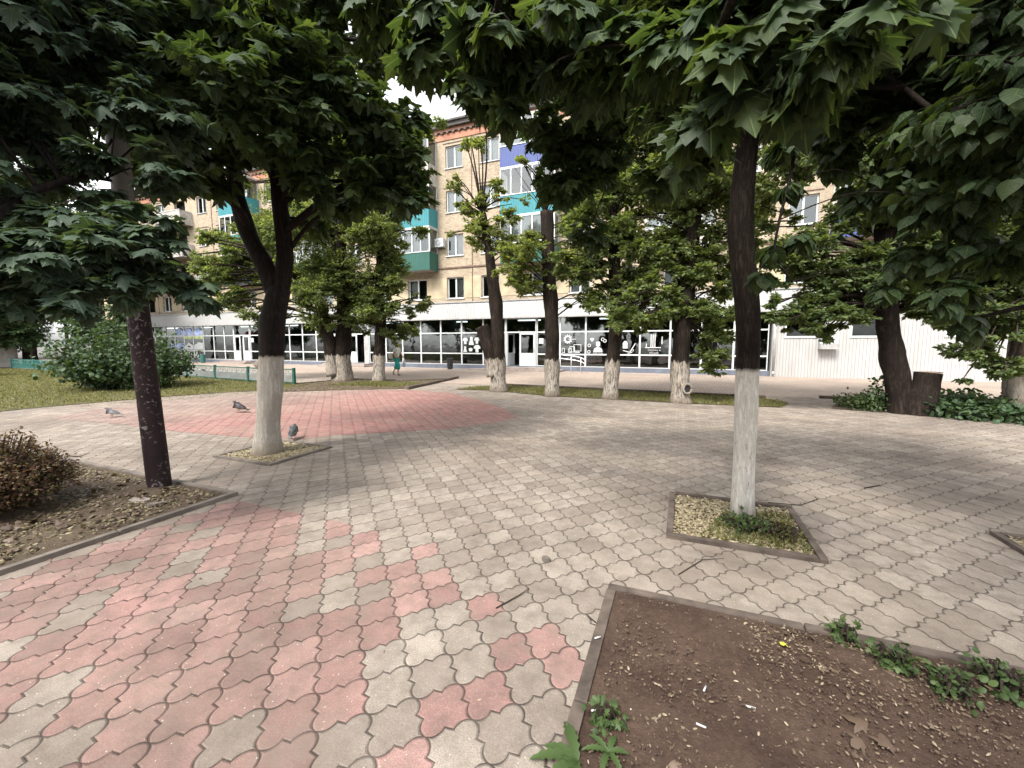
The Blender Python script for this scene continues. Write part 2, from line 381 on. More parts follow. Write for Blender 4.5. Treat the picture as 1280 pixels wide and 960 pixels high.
# ---------------------------------------------------------------- leaves
def half(pts):
    return pts + [(-x, y) for x, y in reversed(pts[:-1]) if x > 0]
def fan(pts, cy, fold, droop):
    v = [(0, cy, 0)] + [(x, y, -fold * abs(x) - droop * y * y) for x, y in pts]
    f = [(0, i + 1, (i + 1) % len(pts) + 1) for i in range(len(pts))]
    return np.array(v, float), np.array(f)
MAPLE = fan(half([(0,0),(.16,-.08),(.47,-.06),(.37,.09),(.44,.17),(.66,.17),(.63,.27),(.84,.47),(.60,.44),(.53,.55),(.29,.45),(.25,.56),(.33,.72),(.19,.75),(0,1.08)]), .25, .28, .22)
MAPLE_M = fan(half([(0,0),(.45,-.05),(.38,.14),(.80,.42),(.52,.48),(.29,.45),(.30,.72),(0,1.08)]), .25, .28, .22)
HEART = fan(half([(0,.02),(.20,-.10),(.42,.02),(.50,.28),(.36,.60),(.14,.88),(0,1.08)]), .35, .25, .3)
OVAL = (np.array([(0,0,0),(.32,.42,-.08),(0,1,-.12),(-.32,.42,-.08)], float), np.array([(0,1,2),(0,2,3)]))
SHORT = fan(half([(0,0),(.30,.15),(.42,.5),(.25,.85),(0,1.0)]), .5, .2, .2)
BLADE = (np.array([(-.06,0,0),(.06,0,0),(0,1,-.0)], float), np.array([(0,1,2)]))
def leaf_mesh(name, pos, dirs, norms, size, tpl, mat, parent=None, loc=None):
    tv, tf = tpl; n = len(pos); k = len(tv)
    y = dirs / (np.linalg.norm(dirs, axis=1, keepdims=True) + 1e-9)
    x = np.cross(y, norms); x /= (np.linalg.norm(x, axis=1, keepdims=True) + 1e-9)
    z = np.cross(x, y)
    sz = np.asarray(size).reshape(n, 1, 1)
    cz = rng.uniform(.2, 2.3, n).reshape(n, 1, 1); tw = rng.normal(0, .35, n).reshape(n, 1, 1)
    zz = tv[None, :, 2, None] * cz + tw * (tv[None, :, 0, None] * tv[None, :, 1, None])
    V = (tv[None, :, 0, None] * x[:, None] + tv[None, :, 1, None] * y[:, None] + zz * z[:, None]) * sz + pos[:, None]
    V = V.reshape(-1, 3)
    F = (tf[None] + (np.arange(n) * k)[:, None, None]).reshape(-1, 3)
    me = bpy.data.meshes.new(name); me.vertices.add(len(V)); me.vertices.foreach_set("co", V.ravel().astype(np.float32))
    me.loops.add(F.size); me.loops.foreach_set("vertex_index", F.ravel().astype(np.int32))
    me.polygons.add(len(F)); me.polygons.foreach_set("loop_start", np.arange(0, F.size, 3, dtype=np.int32))
    me.polygons.foreach_set("loop_total", np.full(len(F), 3, dtype=np.int32))
    me.update(); me.validate(); me.materials.append(mat)
    if mat.get("veins"):
        ul = me.uv_layers.new(name="leaf"); ul.data.foreach_set("uv", np.tile(tv[:, :2], (n, 1))[F.ravel()].ravel().astype(np.float32))
    o = bpy.data.objects.new(name, me); COL.objects.link(o)
    if parent: o.parent = parent
    if loc is not None: o.location = loc
    return o
def unit(n):
    v = rng.normal(size=(n, 3)); return v / np.linalg.norm(v, axis=1, keepdims=True)

def smooth_path(pts, rad, n=5):
    P = [Vector(p) for p in pts]; out = []; ro = []
    for i in range(len(P) - 1):
        p0, p1, p2, p3 = P[max(i-1, 0)], P[i], P[i+1], P[min(i+2, len(P)-1)]
        for k in range(n):
            t = k / n
            out.append(.5 * ((2*p1) + (p2-p0)*t + (2*p0-5*p1+4*p2-p3)*t*t + (3*p1-p0-3*p2+p3)*t**3)); ro.append(rad[i]*(1-t)+rad[i+1]*t)
    out.append(P[-1]); ro.append(rad[-1]); return out, ro

def lumpy(mb_v, base, amp=.06, seed=0):
    # slow bulges and furrows round a trunk
    from mathutils import noise
    return [v + Vector((noise.noise(Vector((v.x*5, v.y*5, v.z*1.6 + seed))), noise.noise(Vector((v.x*5+9, v.y*5, v.z*1.6 + seed))), 0)) * amp for v in mb_v]

def tree(label, base, stems, clumps, bark, leafmat, tpl, size, dens=1.0, group=None, flare=1.35, cat="tree", name="maple_tree", lump=.03, droop=.35,
         twig_n=46, per=11, extra=None, shoots=(), hang=False, zmin=1.4):
    base = Vector(base); root = empty(name, base); tag(root, label, cat, group)
    mb = MB(); nodes = []
    for si, (pts, rad) in enumerate(stems):
        p, r = smooth_path([Vector(q) - base for q in pts], rad, 6)
        if si == 0:
            r = [q * (1 + (flare - 1) * math.exp(-max(pp.z, 0) / .16)) for pp, q in zip(p, r)]
        nodes += [(a, b) for a, b in zip(p, r) if a.z > zmin]
        t = MB(); t.tube(p, r, 18 if r[0] > .07 else 10); t.v = lumpy(t.v, base, min(lump, r[0]*.25), si * 3.1); mb.add(t.v, t.f)
    for a, b, r in shoots:
        mb.tube([Vector(a) - base, (Vector(a) + Vector(b)) / 2 - base + Vector((random.uniform(-.05,.05),0,.06)), Vector(b) - base], [r, r*.7, r*.35], 5)
    Pos = []; Dir = []
    for (c, rr) in clumps:
        c = Vector(c) - base
        if isinstance(rr, (int, float)): rr = (rr, rr, rr * .75)
        r0 = max(rr)
        best = min(nodes, key=lambda q: (q[0] - c).length + random.uniform(0, .7) + (1.2 * max(0, q[0].z - c.z + .15) if not hang else 1.5 * max(0, c.z + .35 - q[0].z) + 6 * q[1]))
        a, ar = best; L = (c - a).length
        if L > .12:
            mid = (a + c) / 2 + Vector((0, 0, .12 * L)) + Vector((random.uniform(-1,1), random.uniform(-1,1), random.uniform(-.5,.5))) * L * .07
            lr = min(ar * .55, .012 + .022 * L) if size > .11 or droop > .5 else min(ar * .5, .009 + .011 * L)
            pp, rrr = smooth_path([a, mid, c], [lr, lr * .7, lr * .35], 4); mb.tube(pp, rrr, 7)
        n = max(3, int(twig_n * dens * (r0 / .6) ** 1.6)) if r0 < 1.0 else int(twig_n * dens * (r0) ** 1.2 * 2.0)
        for k in range(n):
            d = Vector(unit(1)[0]); rad_ = random.random() ** .45
            e = c + Vector((d.x * rr[0], d.y * rr[1], d.z * rr[2])) * rad_
            st = c + (e - c) * random.uniform(.05, .35)
            ln = e - st
            bend = st + ln * .5 + Vector((0, 0, .10 * ln.length))
            if k % 2 == 0 or size > .09:
                mb.tube([st, bend, e], [.006 + .004 * r0, .004 + .002 * r0, .002], 3, cap=False)
            tw = np.array([st, bend, e]); m_ = per
            ts = rng.uniform(.25, 1.05, m_)
            q = (1-ts)[:, None]**2 * tw[0] + 2*((1-ts)*ts)[:, None] * tw[1] + (ts**2)[:, None] * tw[2]
            out = np.array(ln.normalized())
            side = unit(m_) * np.array([1, 1, .35]); dd = side * .9 + out * .6; dd[:, 2] -= droop
            Pos.append(q + side * size * .45); Dir.append(dd)
    if Pos:
        Pos = np.concatenate(Pos); Dir = np.concatenate(Dir); n = len(Pos)
        nor = unit(n) * .55 + np.array([0, 0, 1.0])
        if extra: nor = unit(n) * extra + np.array([0, 0, 1.0])
        leaf_mesh("crown", Pos, Dir, nor, size * rng.uniform(.62, 1.2, n), tpl, leafmat, root)
    mb.build("trunk", bark, root, smooth=True)
    return root

# ================================================================= THE GROUND
def sheet(name, pts, z, mat, grid=None):
    o = mobj(name, [(p[0], p[1], z) for p in pts], [tuple(range(len(pts)))], mat); o.rotation_euler = (0, 0, TH)
    tag(o, kind="structure"); return o
def px_uv(x, y):
    p = gp(x, y); return (p.x * UX[0] + p.y * UX[1], p.x * VX[0] + p.y * VX[1])
sheet("ground", [(-300,-200),(300,-200),(300,300),(-300,300)], -.008, M['asphalt'])
sheet("plaza_paving", [(-52,-12),(26,-12),(26,15.4),(-52,15.4)], 0.0, M['tile'])
sheet("sidewalk", [(-60,14.75),(26,14.75),(26,24.2),(-60,24.2)], .004, M['walk'])
sheet("pink_paving", [px_uv(*q) for q in [(648,522),(610,530),(560,536),(500,540),(420,544),(380,549),(300,546),(225,540),(150,530),(60,524),(110,512),(200,502),(300,494),(360,490),(440,487),(520,488),(562,491),(600,500),(632,512)]][::-1], .004, M['tile_pink'])
EDGE = [(-14.2,-8),(-14.7,2),(-14.95,5),(-14.6,7.2),(-13.9,9.2),(-12.9,10.2),(-12.6,10.6),(-13.6,12.4),(-14.0,12.45),(-22,12.9),(-42,12.9),(-42,-8)]
sheet("lawn", EDGE, .012, M['lawn'])
BED1 = [px_uv(*q) for q in [(352,490),(440,487.5),(510,486),(572,472.5),(495,476),(437,474.3),(370,480)]]
sheet("tree_strip_soil", BED1, .016, M['mulch'])
BED2 = [(-7.3,12.75),(-5.9,12.95),(-3.7,12.15),(-1.9,12.2),(0,12.05),(2.4,12.15),(2.75,13.1),(2.4,13.9),(-5.9,14.55),(-7.0,13.8)]
sheet("grass_strip", BED2, .016, M['lawn'])
BED3 = [(3.5,12.4),(4.4,12.25),(7,11.6),(13,11.6),(13,14.3),(4.3,14.5)]
sheet("shrub_strip", BED3, .016, M['mulch'])

def kerb(name, pts, w, z1, mat, label=None, closed=False, z0=-.05):
    mb = MB(); n = len(pts); rngi = range(n if closed else n - 1)
    P = [Vector((p[0], p[1], 0)) for p in pts]
    for i in rngi:
        a, b = P[i], P[(i + 1) % n]; d = (b - a).normalized(); s = Vector((-d.y, d.x, 0)) * w / 2
        L = (b - a).length; m_ = max(1, round(L / 1.0))
        for k in range(m_):
            p = a + d * (L * k / m_ + .004) - (d * w / 2 if k == 0 else Vector()); q = a + d * (L * (k + 1) / m_ - .004) - (d * w / 2 if k == m_ - 1 else Vector())
            zz = z1 + random.uniform(-.004, .004)
            c4 = [p + s, p - s, q - s, q + s]; ins = .006
            mb.add([(c.x, c.y, z0) for c in c4] + [(c.x, c.y, zz - ins) for c in c4] + [tuple((c - (c - (p+q)/2).normalized() * .008)[:2]) + (zz,) for c in c4],
                   [(4,5,1,0),(5,6,2,1),(6,7,3,2),(7,4,0,3),(8,9,5,4),(9,10,6,5),(10,11,7,6),(11,8,4,7),(11,10,9,8)])
    o = mb.build(name, mat); o.rotation_euler = (0, 0, TH); tag(o, kind="structure"); return o
# planters round the two maples and the third one at the right
PL = {'b': (-.03, 3.57, 1.03, 4.62), 'a': (-6.06, 3.78, -4.98, 4.80), 'c': (2.50, 3.57, 3.56, 4.62)}
for k_, (u0, v0, u1, v1) in PL.items():
    kerb("planter_kerb", [(u0,v0),(u1,v0),(u1,v1),(u0,v1)], .055, .035 if k_ != 'a' else .03, M['kerb'] if k_ != 'a' else M['kerbg'], closed=True)
    sheet("planter_soil", [(u0,v0),(u1,v0),(u1,v1),(u0,v1)], .010, M['mulch'])
kerb("bed_kerb", [(-.34,-4),(-.36,2.64),(6.0,2.70)], .058, .024, M['kerb'])
kerb("bed_kerb", [(-9.5,2.90),(-4.33,2.86),(-4.39,-4)], .055, .04, M['kerbg'])
kerb("strip_kerb", [(-6.6,14.58),(2.4,13.95)], .09, .10, M['kerb'])
kerb("strip_kerb", [(3.9,14.75),(13,14.55)], .09, .08, M['kerb'])
kerb("strip_kerb", [px_uv(510,487), px_uv(573,473)], .08, .10, M['kerb'])
kerb("strip_kerb", [px_uv(366,481), px_uv(437,474.3), px_uv(495,476)], .07, .05, M['kerb'])

def bumpy(name, u0, u1, v0, v1, z, amp, mat, step=.06, slope=0):
    from mathutils import noise
    nu = int((u1-u0)/step); nv = int((v1-v0)/step); vv = []; ff = []
    for j in range(nv+1):
        for i in range(nu+1):
            u = u0+(u1-u0)*i/nu; v = v0+(v1-v0)*j/nv
            e = min(1, min(u-u0, u1-u, v-v0, v1-v)/.15)
            h = noise.fractal(Vector((u*2.2, v*2.2, z)), 1, 2, 5)*amp
            vv.append((u, v, max(z + (h + amp*.35)*e, .009 + .004*e)))
    for j in range(nv):
        for i in range(nu):
            a = j*(nu+1)+i; ff.append((a, a+1, a+nu+2, a+nu+1))
    o = mobj(name, vv, ff, mat, smooth=True); o.rotation_euler = (0,0,TH); tag(o, kind="structure"); return o
bumpy("soil_bed", -.333, 6.0, -2.6, 2.635, .012, .035, M['soil'], .035)
bumpy("leafy_bed", -9.5, -4.40, -3.5, 2.85, .02, .03, M['mulch'], .06)

def scatter(name, region, n, size, tpl, mat, z=.02, flat=.35, label="", cat="litter", kind="stuff", stand=False, clump=None, zr=.012):
    P = []
    while len(P) < n:
        u, v = region(); P.append((u, v))
    P = np.array(P); pos = np.zeros((n, 3)); pos[:, 0] = P[:,0]*UX[0]+P[:,1]*VX[0]; pos[:, 1] = P[:,0]*UX[1]+P[:,1]*VX[1]
    pos[:, 2] = z + rng.uniform(0, zr, n)
    a = rng.uniform(0, 2*np.pi, n)
    if stand:
        d = np.stack([np.cos(a)*.5, np.sin(a)*.5, rng.uniform(.4, 1.1, n)], 1); no = unit(n)
    else:
        d = np.stack([np.cos(a), np.sin(a), rng.uniform(-flat*.4, flat, n)], 1); no = unit(n)*flat + np.array([0,0,1.0])
    sz = rng.uniform(size[0], size[1], n)
    o = leaf_mesh(name, pos, d, no, sz, tpl, mat); tag(o, label, cat, None, kind); return o
def rect(u0, u1, v0, v1): return lambda: (random.uniform(u0, u1), random.uniform(v0, v1))
def inpoly(P):
    us = [p[0] for p in P]; vs_ = [p[1] for p in P]
    def t(u, v):
        c = False; j = len(P)-1
        for i in range(len(P)):
            if (P[i][1] > v) != (P[j][1] > v) and u < (P[j][0]-P[i][0])*(v-P[i][1])/(P[j][1]-P[i][1])+P[i][0]: c = not c
            j = i
        return c
    def f():
        while True:
            u, v = random.uniform(min(us), max(us)), random.uniform(min(vs_), max(vs_))
            if t(u, v): return u, v
    return f
CHIP = fan(half([(0,0),(.22,.3),(.2,.7),(0,1)]), .5, .3, .2)
for k_, lab in (('b','pale wood chip litter in the square planter of the right trunk'), ('a','pale chip litter around the whitewashed left trunk'), ('c','chip litter in the planter cut by the right edge')):
    u0, v0, u1, v1 = PL[k_]
    scatter("chip_litter", rect(u0+.04,u1-.04,v0+.04,v1-.04), 5200, (.016,.044), CHIP, M['chips'], .012, .6, lab)
scatter('grass', inpoly([(.2,3.62),(.98,3.62),(.98,4.4),(.45,4.3)]), 1500, (.025,.07), (BLADE[0]*np.array([1.6,1,1]), BLADE[1]), M['grass'], .012, label='thin grass tufts among the chips of the right planter', cat='grass', stand=True)
def bias_soil():
    while True:
        u, v = random.uniform(-.28, 6), random.uniform(-2.4, 2.58)
        dens = .12 + .9*math.exp(-((2.6-v)/.35)**2)*(u > .4) + .35*math.exp(-((v-1.35)/.3)**2)*(u > .35)
        if random.random() < dens: return u, v
scatter("seed_litter", bias_soil, 20000, (.009,.024), CHIP, M['litter'], .03, .5, "pale seeds and chips scattered over the dark soil bed")
scatter("dead_leaves", bias_soil, 420, (.018,.042), MAPLE_M, M['litter_d'], .035, .9, "dry curled leaves lying along the kerb of the dark soil bed")
OCT = (np.array([(0,0,.5),(.5,0,0),(0,.45,0),(-.45,0,0),(0,-.5,0),(0,0,-.4)], float), np.array([(0,1,2),(0,2,3),(0,3,4),(0,4,1),(5,2,1),(5,3,2),(5,4,3),(5,1,4)]))
scatter("soil_crumbs", rect(-.28,4.5,-.8,2.58), 30000, (.003,.014), OCT, M["crumb"], .022, 1.0, "loose crumbs of dark earth over the soil bed", zr=.02)
scatter("leaf_litter", inpoly([(-9.4,-3),(-4.45,-3),(-4.45,2.78),(-9.4,2.78)]), 26000, (.02,.05), CHIP, M['litter_g'], .03, .55, "dry leaf and chip litter covering the bed under the brown hedge")
scatter("dead_leaves", inpoly([(-8,0),(-4.45,0.8),(-4.45,2.7),(-8,2.7)]), 1100, (.025,.06), MAPLE_M, M['litter_d'], .045, .8, "larger dry leaves in the left bed by the leaning post")
for P_, nb, lab in ((EDGE, 60000, "yellowish short grass of the lawn behind the plaza"),):
    scatter("grass", inpoly([(-40,-2),(-14.5,-2),(-15,5),(-13.9,9.2),(-12.8,10.4),(-13.6,12.3),(-22,12.7),(-40,12.7)]), nb, (.04,.10), (BLADE[0]*np.array([2.2,1,1]), BLADE[1]), M['grass'], .012, label=lab, cat="grass", stand=True)
scatter("grass", inpoly(BED2), 9000, (.04,.10), (BLADE[0]*np.array([2,1,1]), BLADE[1]), M['grass'], .016, label="short grass in the strip under the four row trees", cat="grass", stand=True)
scatter("leaf_litter", inpoly(BED2), 5000, (.03,.06), CHIP, M['litter_g'], .02, .5, "fallen yellow leaves in the grass strip under the row trees")
scatter("leaf_litter", inpoly(BED1), 4000, (.03,.06), CHIP, M['litter_g'], .02, .5, "dry litter on the soil patch under the pair of row trees")
scatter("grass", inpoly([(-12.6,12.2),(-9.6,12.5),(-9.6,14),(-12,14)]), 2500, (.05,.12), (BLADE[0]*np.array([2,1,1]), BLADE[1]), M['grass'], .016, label="sparse grass on the soil patch beside the pink paving", cat="grass", stand=True)
scatter("fallen_leaves", rect(-15,8,-1,14), 900, (.012,.035), CHIP, M['litter'], .006, .3, "tiny leaves and crumbs blown over the plaza paving", zr=.002)
scatter("fallen_leaves", inpoly([(-14.8,6),(-13.9,9),(-12.8,10.2),(-12.2,10),(-13,8),(-14,5.5)]), 1500, (.02,.04), CHIP, M['litter'], .008, .3, "sandy leaf crumbs along the lawn edge", zr=.002)

# ================================================================= APARTMENT BLOCK
U0 = -12.4
bld = empty("apartment_building", uv(U0, V0), TH)
tag(bld, "long five storey beige brick apartment block with glazed shops below and coloured balconies", "building")
YF = .5                                    # upper wall plane
K = V0 / 23.52
def lx(u): return u * K - U0
BL, BR = lx(-54), lx(26)
JO = [lx(-12.4) + 8.15 * K * i for i in range(-5, 5)]
wins = []; balc = []
for j in JO:
    for s in (-1, 1): wins.append(j + s * 1.27)
    balc.append(j + 4.08)
FL = [(4.60, 5.98, 0), (7.36, 8.74, 1), (10.12, 11.50, 2), (12.88, 14.26, 3)]
openings = []
for wx in wins:
    for z0, z1, k in FL: openings.append((wx - .62, wx + .62, z0, z1))
for bx_ in balc:
    for z0, z1, k in FL: openings.append((bx_ - .75, bx_ + .75, z0, z1))
openings = [o for o in openings if o[0] > BL + .3 and o[1] < BR - .3]
def facade(x0, x1, z0, z1, ops, y, depth):
    xs = sorted({x0, x1} | {o[0] for o in ops} | {o[1] for o in ops}); zs = sorted({z0, z1} | {o[2] for o in ops} | {o[3] for o in ops})
    mb = MB(); key = {(round(o[0],4), round(o[2],4)) for o in ops}
    for i in range(len(xs)-1):
        for k in range(len(zs)-1):
            if (round(xs[i],4), round(zs[k],4)) in key: continue
            mb.add([(xs[i],y,zs[k]),(xs[i+1],y,zs[k]),(xs[i+1],y,zs[k+1]),(xs[i],y,zs[k+1])], [(0,1,2,3)])
    for a, b, c, d in ops:
        mb.add([(a,y,c),(b,y,c),(b,y,d),(a,y,d),(a,y+depth,c),(b,y+depth,c),(b,y+depth,d),(a,y+depth,d)], [(0,4,5,1),(1,5,6,2),(2,6,7,3),(3,7,4,0)])
    return mb
wm = facade(BL, BR, 4.1, 15.3, openings, YF, .22)
wm.add([(BL,YF,0),(BL,12,0),(BL,12,15.3),(BL,YF,15.3),(BR,YF,0),(BR,12,0),(BR,12,15.3),(BR,YF,15.3)], [(0,3,2,1),(4,5,6,7),(1,2,6,5)])
wm.build("wall", M['brick'], bld)
mb = MB().box(BL-.3, BR+.3, YF-.32, 12.3, 15.32, 15.55); mb.box(BL-.4, BR+.4, YF-.45, 12.4, 15.55, 15.66); mb.build("roof", M['roof'], bld)
mb = MB().box(BL, BR, YF-.05, YF-.003, 14.62, 15.0); mb.box(BL, BR, YF-.09, YF-.003, 15.16, 15.32); mb.build("cornice_band", M['orange'], bld)
pr_ = [(BL, 15.158), (BR, 15.158)]; xx = BR
while xx > BL + .5: pr_ += [(xx, 15.002), (xx-.16, 15.002), (xx-.16, 15.09), (xx-.42, 15.09)]; xx -= .42
pr_ += [(BL, 15.09)]; n_ = len(pr_)
mb = MB(); mb.add([(p_[0], y_, p_[1]) for y_ in (YF-.16, YF-.004) for p_ in pr_], [tuple(reversed(range(n_)))] + [(i, (i+1) % n_, n_+(i+1) % n_, n_+i) for i in range(n_)])
mb.build("dentil_course", M['dentil'], bld)
for j in JO: MB().box(j-.03, j+.03, YF-.03, YF-.003, 4.3, 14.6).build("expansion_joint", M['dentil'], bld)
mb = MB()
for z_ in (6.55, ): mb.box(BL, BR, YF-.06, YF-.003, z_, z_+.09)
mb.build("string_course", M['dentil'], bld)
# plaster panels of the second storey
mb = MB(); edges = sorted([(o[0], o[1]) for o in openings if abs(o[2]-4.60) < .01]); px_ = BL
for a, b in edges:
    if a - px_ > .3: MB().box(px_+.05, a-.04, YF-.02, YF-.003, 4.62, 5.98).build("plaster_panel", M['plaster'], bld)
    px_ = b
def visible(x, y=YF): return BL < x < BR and lx(-46) < x < lx(14)
def window(x, z0, z1, wdt, parent=bld, y=YF+.12, split=True):
    mb = MB(); a, b = x-wdt/2, x+wdt/2; t = .07
    mb.box(a, b, y, y+.07, z0, z0+t); mb.box(a, b, y, y+.07, z1-t, z1); mb.box(a, a+t, y, y+.07, z0+t, z1-t); mb.box(b-t, b, y, y+.07, z0+t, z1-t)
    mb.box(x-.05, x+.05, y-.004, y+.07, z0+t, z1-t)
    f = mb.build("window", M['white'], parent)
    mobj("pane", [(a+t,y+.04,z0+t),(b-t,y+.04,z0+t),(b-t,y+.04,z1-t),(a+t,y+.04,z1-t)], [(0,1,2,3)], M['glass_w'], f)
    MB().box(a-.06, b+.06, YF-.07, y-.002, z0-.045, z0-.003).build("sill", M['white'], f)
    if z0 > 7 and parent is bld: MB().box(a-.16, b+.16, YF-.035, YF-.003, z1+.15, z1+.19).build("hood", M['dentil'], f)
    cm = MB(); q = random.random()
    if q < .85:
        c0 = a+t if q < .45 else x; c1 = b-t if q > .25 else x
        nn = 14; vv = [(c0+(c1-c0)*i/nn, y+.16+.02*math.sin(i*1.9), zz) for i in range(nn+1) for zz in (z0+t, z1-t)]
        mobj("curtain", vv, [(2*i,2*i+2,2*i+3,2*i+1) for i in range(nn)], M['curtain'], f, True)
    return f
for wx in wins:
    if not visible(wx): continue
    for z0, z1, k in FL: window(wx, z0, z1, 1.24)
for bx_ in balc:
    if visible(bx_):
        z0, z1, k = FL[0]; window(bx_, z0, z1, 1.5)
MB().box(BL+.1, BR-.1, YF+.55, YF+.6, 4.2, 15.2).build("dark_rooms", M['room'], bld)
def balcony(x, k, mat, open_=False):
    z0 = FL[k][0] - .95; y0, y1 = YF-1.0, YF-.004; a, b = x-1.66, x+1.66
    s = MB().box(a, b, y0, y1, z0, z0+.14).build("balcony", M['slab'], bld)
    mb = MB(); h = z0+1.12
    mb.box(a-.02, b+.02, y0-.03, y0, z0-.02, h); mb.box(a-.03, a, y0, y1, z0-.02, h); mb.box(b, b+.03, y0, y1, z0-.02, h)
    mb.build("parapet", mat, s)
    MB().box(a-.05, b+.05, y0-.06, y0+.02, h+.002, h+.05).build("parapet_cap", M['white'], s)
    if not open_:
        mb = MB(); top = z0+2.62; n = 5
        for i in range(n+1):
            xx = a+(b-a)*i/n; mb.box(xx-.035, xx+.035, y0-.01, y0+.05, h+.05, top)
        for xx in (a+.03, b-.03): mb.box(xx-.035, xx+.035, y1-.06, y1-.002, h+.05, top)
        mb.box(a, b, y0-.014, y0+.05, top, top+.08); mb.box(a, a+.06, y0+.05, y1, top, top+.08); mb.box(b-.06, b, y0+.05, y1, top, top+.08)
        mb.box(a-.04, b+.04, y0-.04, y1, top+.083, top+.13)
        mb.build("glazing_frame", M['white'], s)
        g = MB(); g.add([(a,y0+.02,h+.05),(b,y0+.02,h+.05),(b,y0+.02,top),(a,y0+.02,top)], [(0,1,2,3)])
        g.add([(b-.01,y0+.02,h+.05),(b-.01,y1,h+.05),(b-.01,y1,top),(b-.01,y0+.02,top)], [(0,1,2,3)])
        g.add([(a+.01,y0+.02,h+.05),(a+.01,y1,h+.05),(a+.01,y1,top),(a+.01,y0+.02,top)], [(0,1,2,3)])
        g.build("glazing", M['glass_w'], s)
        if random.random() < .7:
            nn = 20; vv = [(a+.1+(b-a-.2)*i/nn*.8, y0+.14+.03*math.sin(i*1.9), zz) for i in range(nn+1) for zz in (h, top)]
            mobj("curtain", vv, [(2*i,2*i+2,2*i+3,2*i+1) for i in range(nn)], M['curtain'], s, True)
    return s
BCOL = {0: ('blue','green','teal'), 1: ('grey_b','grey_b','grey_b'), 2: ('blue','teal','teal'), 3: ('green','teal','grey_b'), 4: ('green','teal','grey_b'), 5: ('green','teal','blue'), 6: ('grey_b','blue','blue'), 7: ('blue','blue','blue'), 8: ('green','teal','blue')}
for i, bx_ in enumerate(balc):
    if not visible(bx_): continue
    for k in (1, 2, 3):
        cname = BCOL.get(i, ('green','teal','blue'))[k-1]
        balcony(bx_, k, M[cname], open_=(cname == 'grey_b' and i == 1))
def ac(x, z, y=YF):
    b = MB().box(x-.34, x+.30, y-.34, y-.06, z, z+.52); o = b.build("air_conditioner", M['white'], bld)
    mb = MB(); cx_, cz_ = x-.08, z+.26
    for r in (.07, .13, .19):
        mb.tube([(cx_+r*math.cos(a), y-.352, cz_+r*math.sin(a)) for a in [2*math.pi*i/20 for i in range(21)]], [.008]*21, 4)
    mb.build("fan_grille", M['black'], o)
    MB().box(x-.3, x-.26, y-.3, y-.01, z-.05, z-.004).box(x+.26, x+.3, y-.3, y-.01, z-.05, z-.004).build("bracket", M['gutter'], o)
ac(lx(-12.4)-2.25, 7.95); ac(lx(-38.5), 7.2); 
# ---- shop level
FT, FB = 4.24, 3.24
XL, XR = lx(-50), lx(4.05)
mb = MB(); mb.add([(XL,-.32,FB),(XR+22,-.32,FB),(XR+22,-.06,FT),(XL,-.06,FT),(XL,.3,FB),(XR+22,.3,FB),(XR+22,.49,FT),(XL,.49,FT)],
   [(0,1,2,3),(0,4,5,1),(3,2,6,7),(1,5,6,2),(0,3,7,4)])
mb.build("fascia", M['fascia'], bld)
MB().box(XL, XR+22, -.12, .485, FT+.003, FT+.06).box(XL, XR, -.34, -.26, FB-.07, FB-.003).build("fascia_trim", M['gutter'], bld)
MB().box(XL, XR, -.05, .2, 0, .26).build("plinth", M['plinth'], bld)
sp = Mat("shop_floor", .5); sp.color((.2,.19,.18))
room = MB(); room.box(XL, XR, 5.0, 5.1, 0, 3.3); room.box(XL, XR, .25, 5, .0, .27); room.box(XL, XR, .25, 5, 3.18, 3.3)
xx = XL
while xx < XR - 4: room.box(xx, xx+.12, .4, 5, .27, 3.18); xx += 9.1
room.build("shop_interior", M['room'], bld)
for i in range(10):
    x_ = XL + 4 + i * 5.3
    MB().box(x_, x_+1.5, 1.6, 1.75, 3.10, 3.17).build("ceiling_light", M['tube'], bld)
shg = simple("shelf_grey", (.10,.10,.10), .8, .5, 1.5)
for i in range(22):                        # clothes rails and shelves seen dimly inside
    x_ = XL + 2 + i*2.5 + random.uniform(-.4,.4); hh = random.uniform(.9, 1.7); MB().box(x_, x_+random.uniform(.5,1.3), 1.5+random.random(), 2.8, .272, .27+hh).build("shelving", shg, bld)
def shopwin(x0, x1, z0=.27, z1=3.2, rows=(.99, 2.31), kind=None):
    t = .045; mb = MB()
    for xx in (x0, x1): mb.box(xx-t+ (t if xx == x0 else 0), xx+(0 if xx == x1 else t), -.04, .05, z0, z1)
    for zz in (z0, *rows, z1): mb.box(x0+t, x1-t, -.036, .046, zz-(.0 if zz == z0 else .035), zz+(0 if zz == z1 else .04))
    f = mb.build("shop_window", M['white'], bld)
    mobj("pane", [(x0+t,0,z0),(x1-t,0,z0),(x1-t,0,z1),(x0+t,0,z1)], [(0,1,2,3)], M['glass'], f)
    return f
def door(x0, x1, z0=.12, z1=2.27, open_=False, y=-.02):
    w_ = x1-x0; mb = MB(); t = .10
    mb.box(0, w_, -.03, .03, 0, .12); mb.box(0, w_, -.03, .03, z1-z0-.1, z1-z0); mb.box(0, t, -.03, .03, .12, z1-z0-.1); mb.box(w_-t, w_, -.03, .03, .12, z1-z0-.1)
    mb.box(t, w_-t, -.02, .02, .12, .85); mb.box(t, w_-t, -.032, .032, .85, .93)
    o = mb.build("door", M['white'], bld, loc=(x0, y, z0)); o.rotation_euler = (0, 0, R(78) if open_ else 0)
    mobj("pane", [(t,0,.93),(w_-t,0,.93),(w_-t,0,z1-z0-.1),(t,0,z1-z0-.1)], [(0,1,2,3)], M['glass'], o)
    MB().box(w_-.07, w_-.04, -.09, -.031, .9, 1.25).build("handle", M['metal'], o)
    return o
g1 = [lx(q) for q in (-20.3, -18.87, -17.48, -16.01, -14.48, -12.95, -11.43, -9.92)]
WN = {}
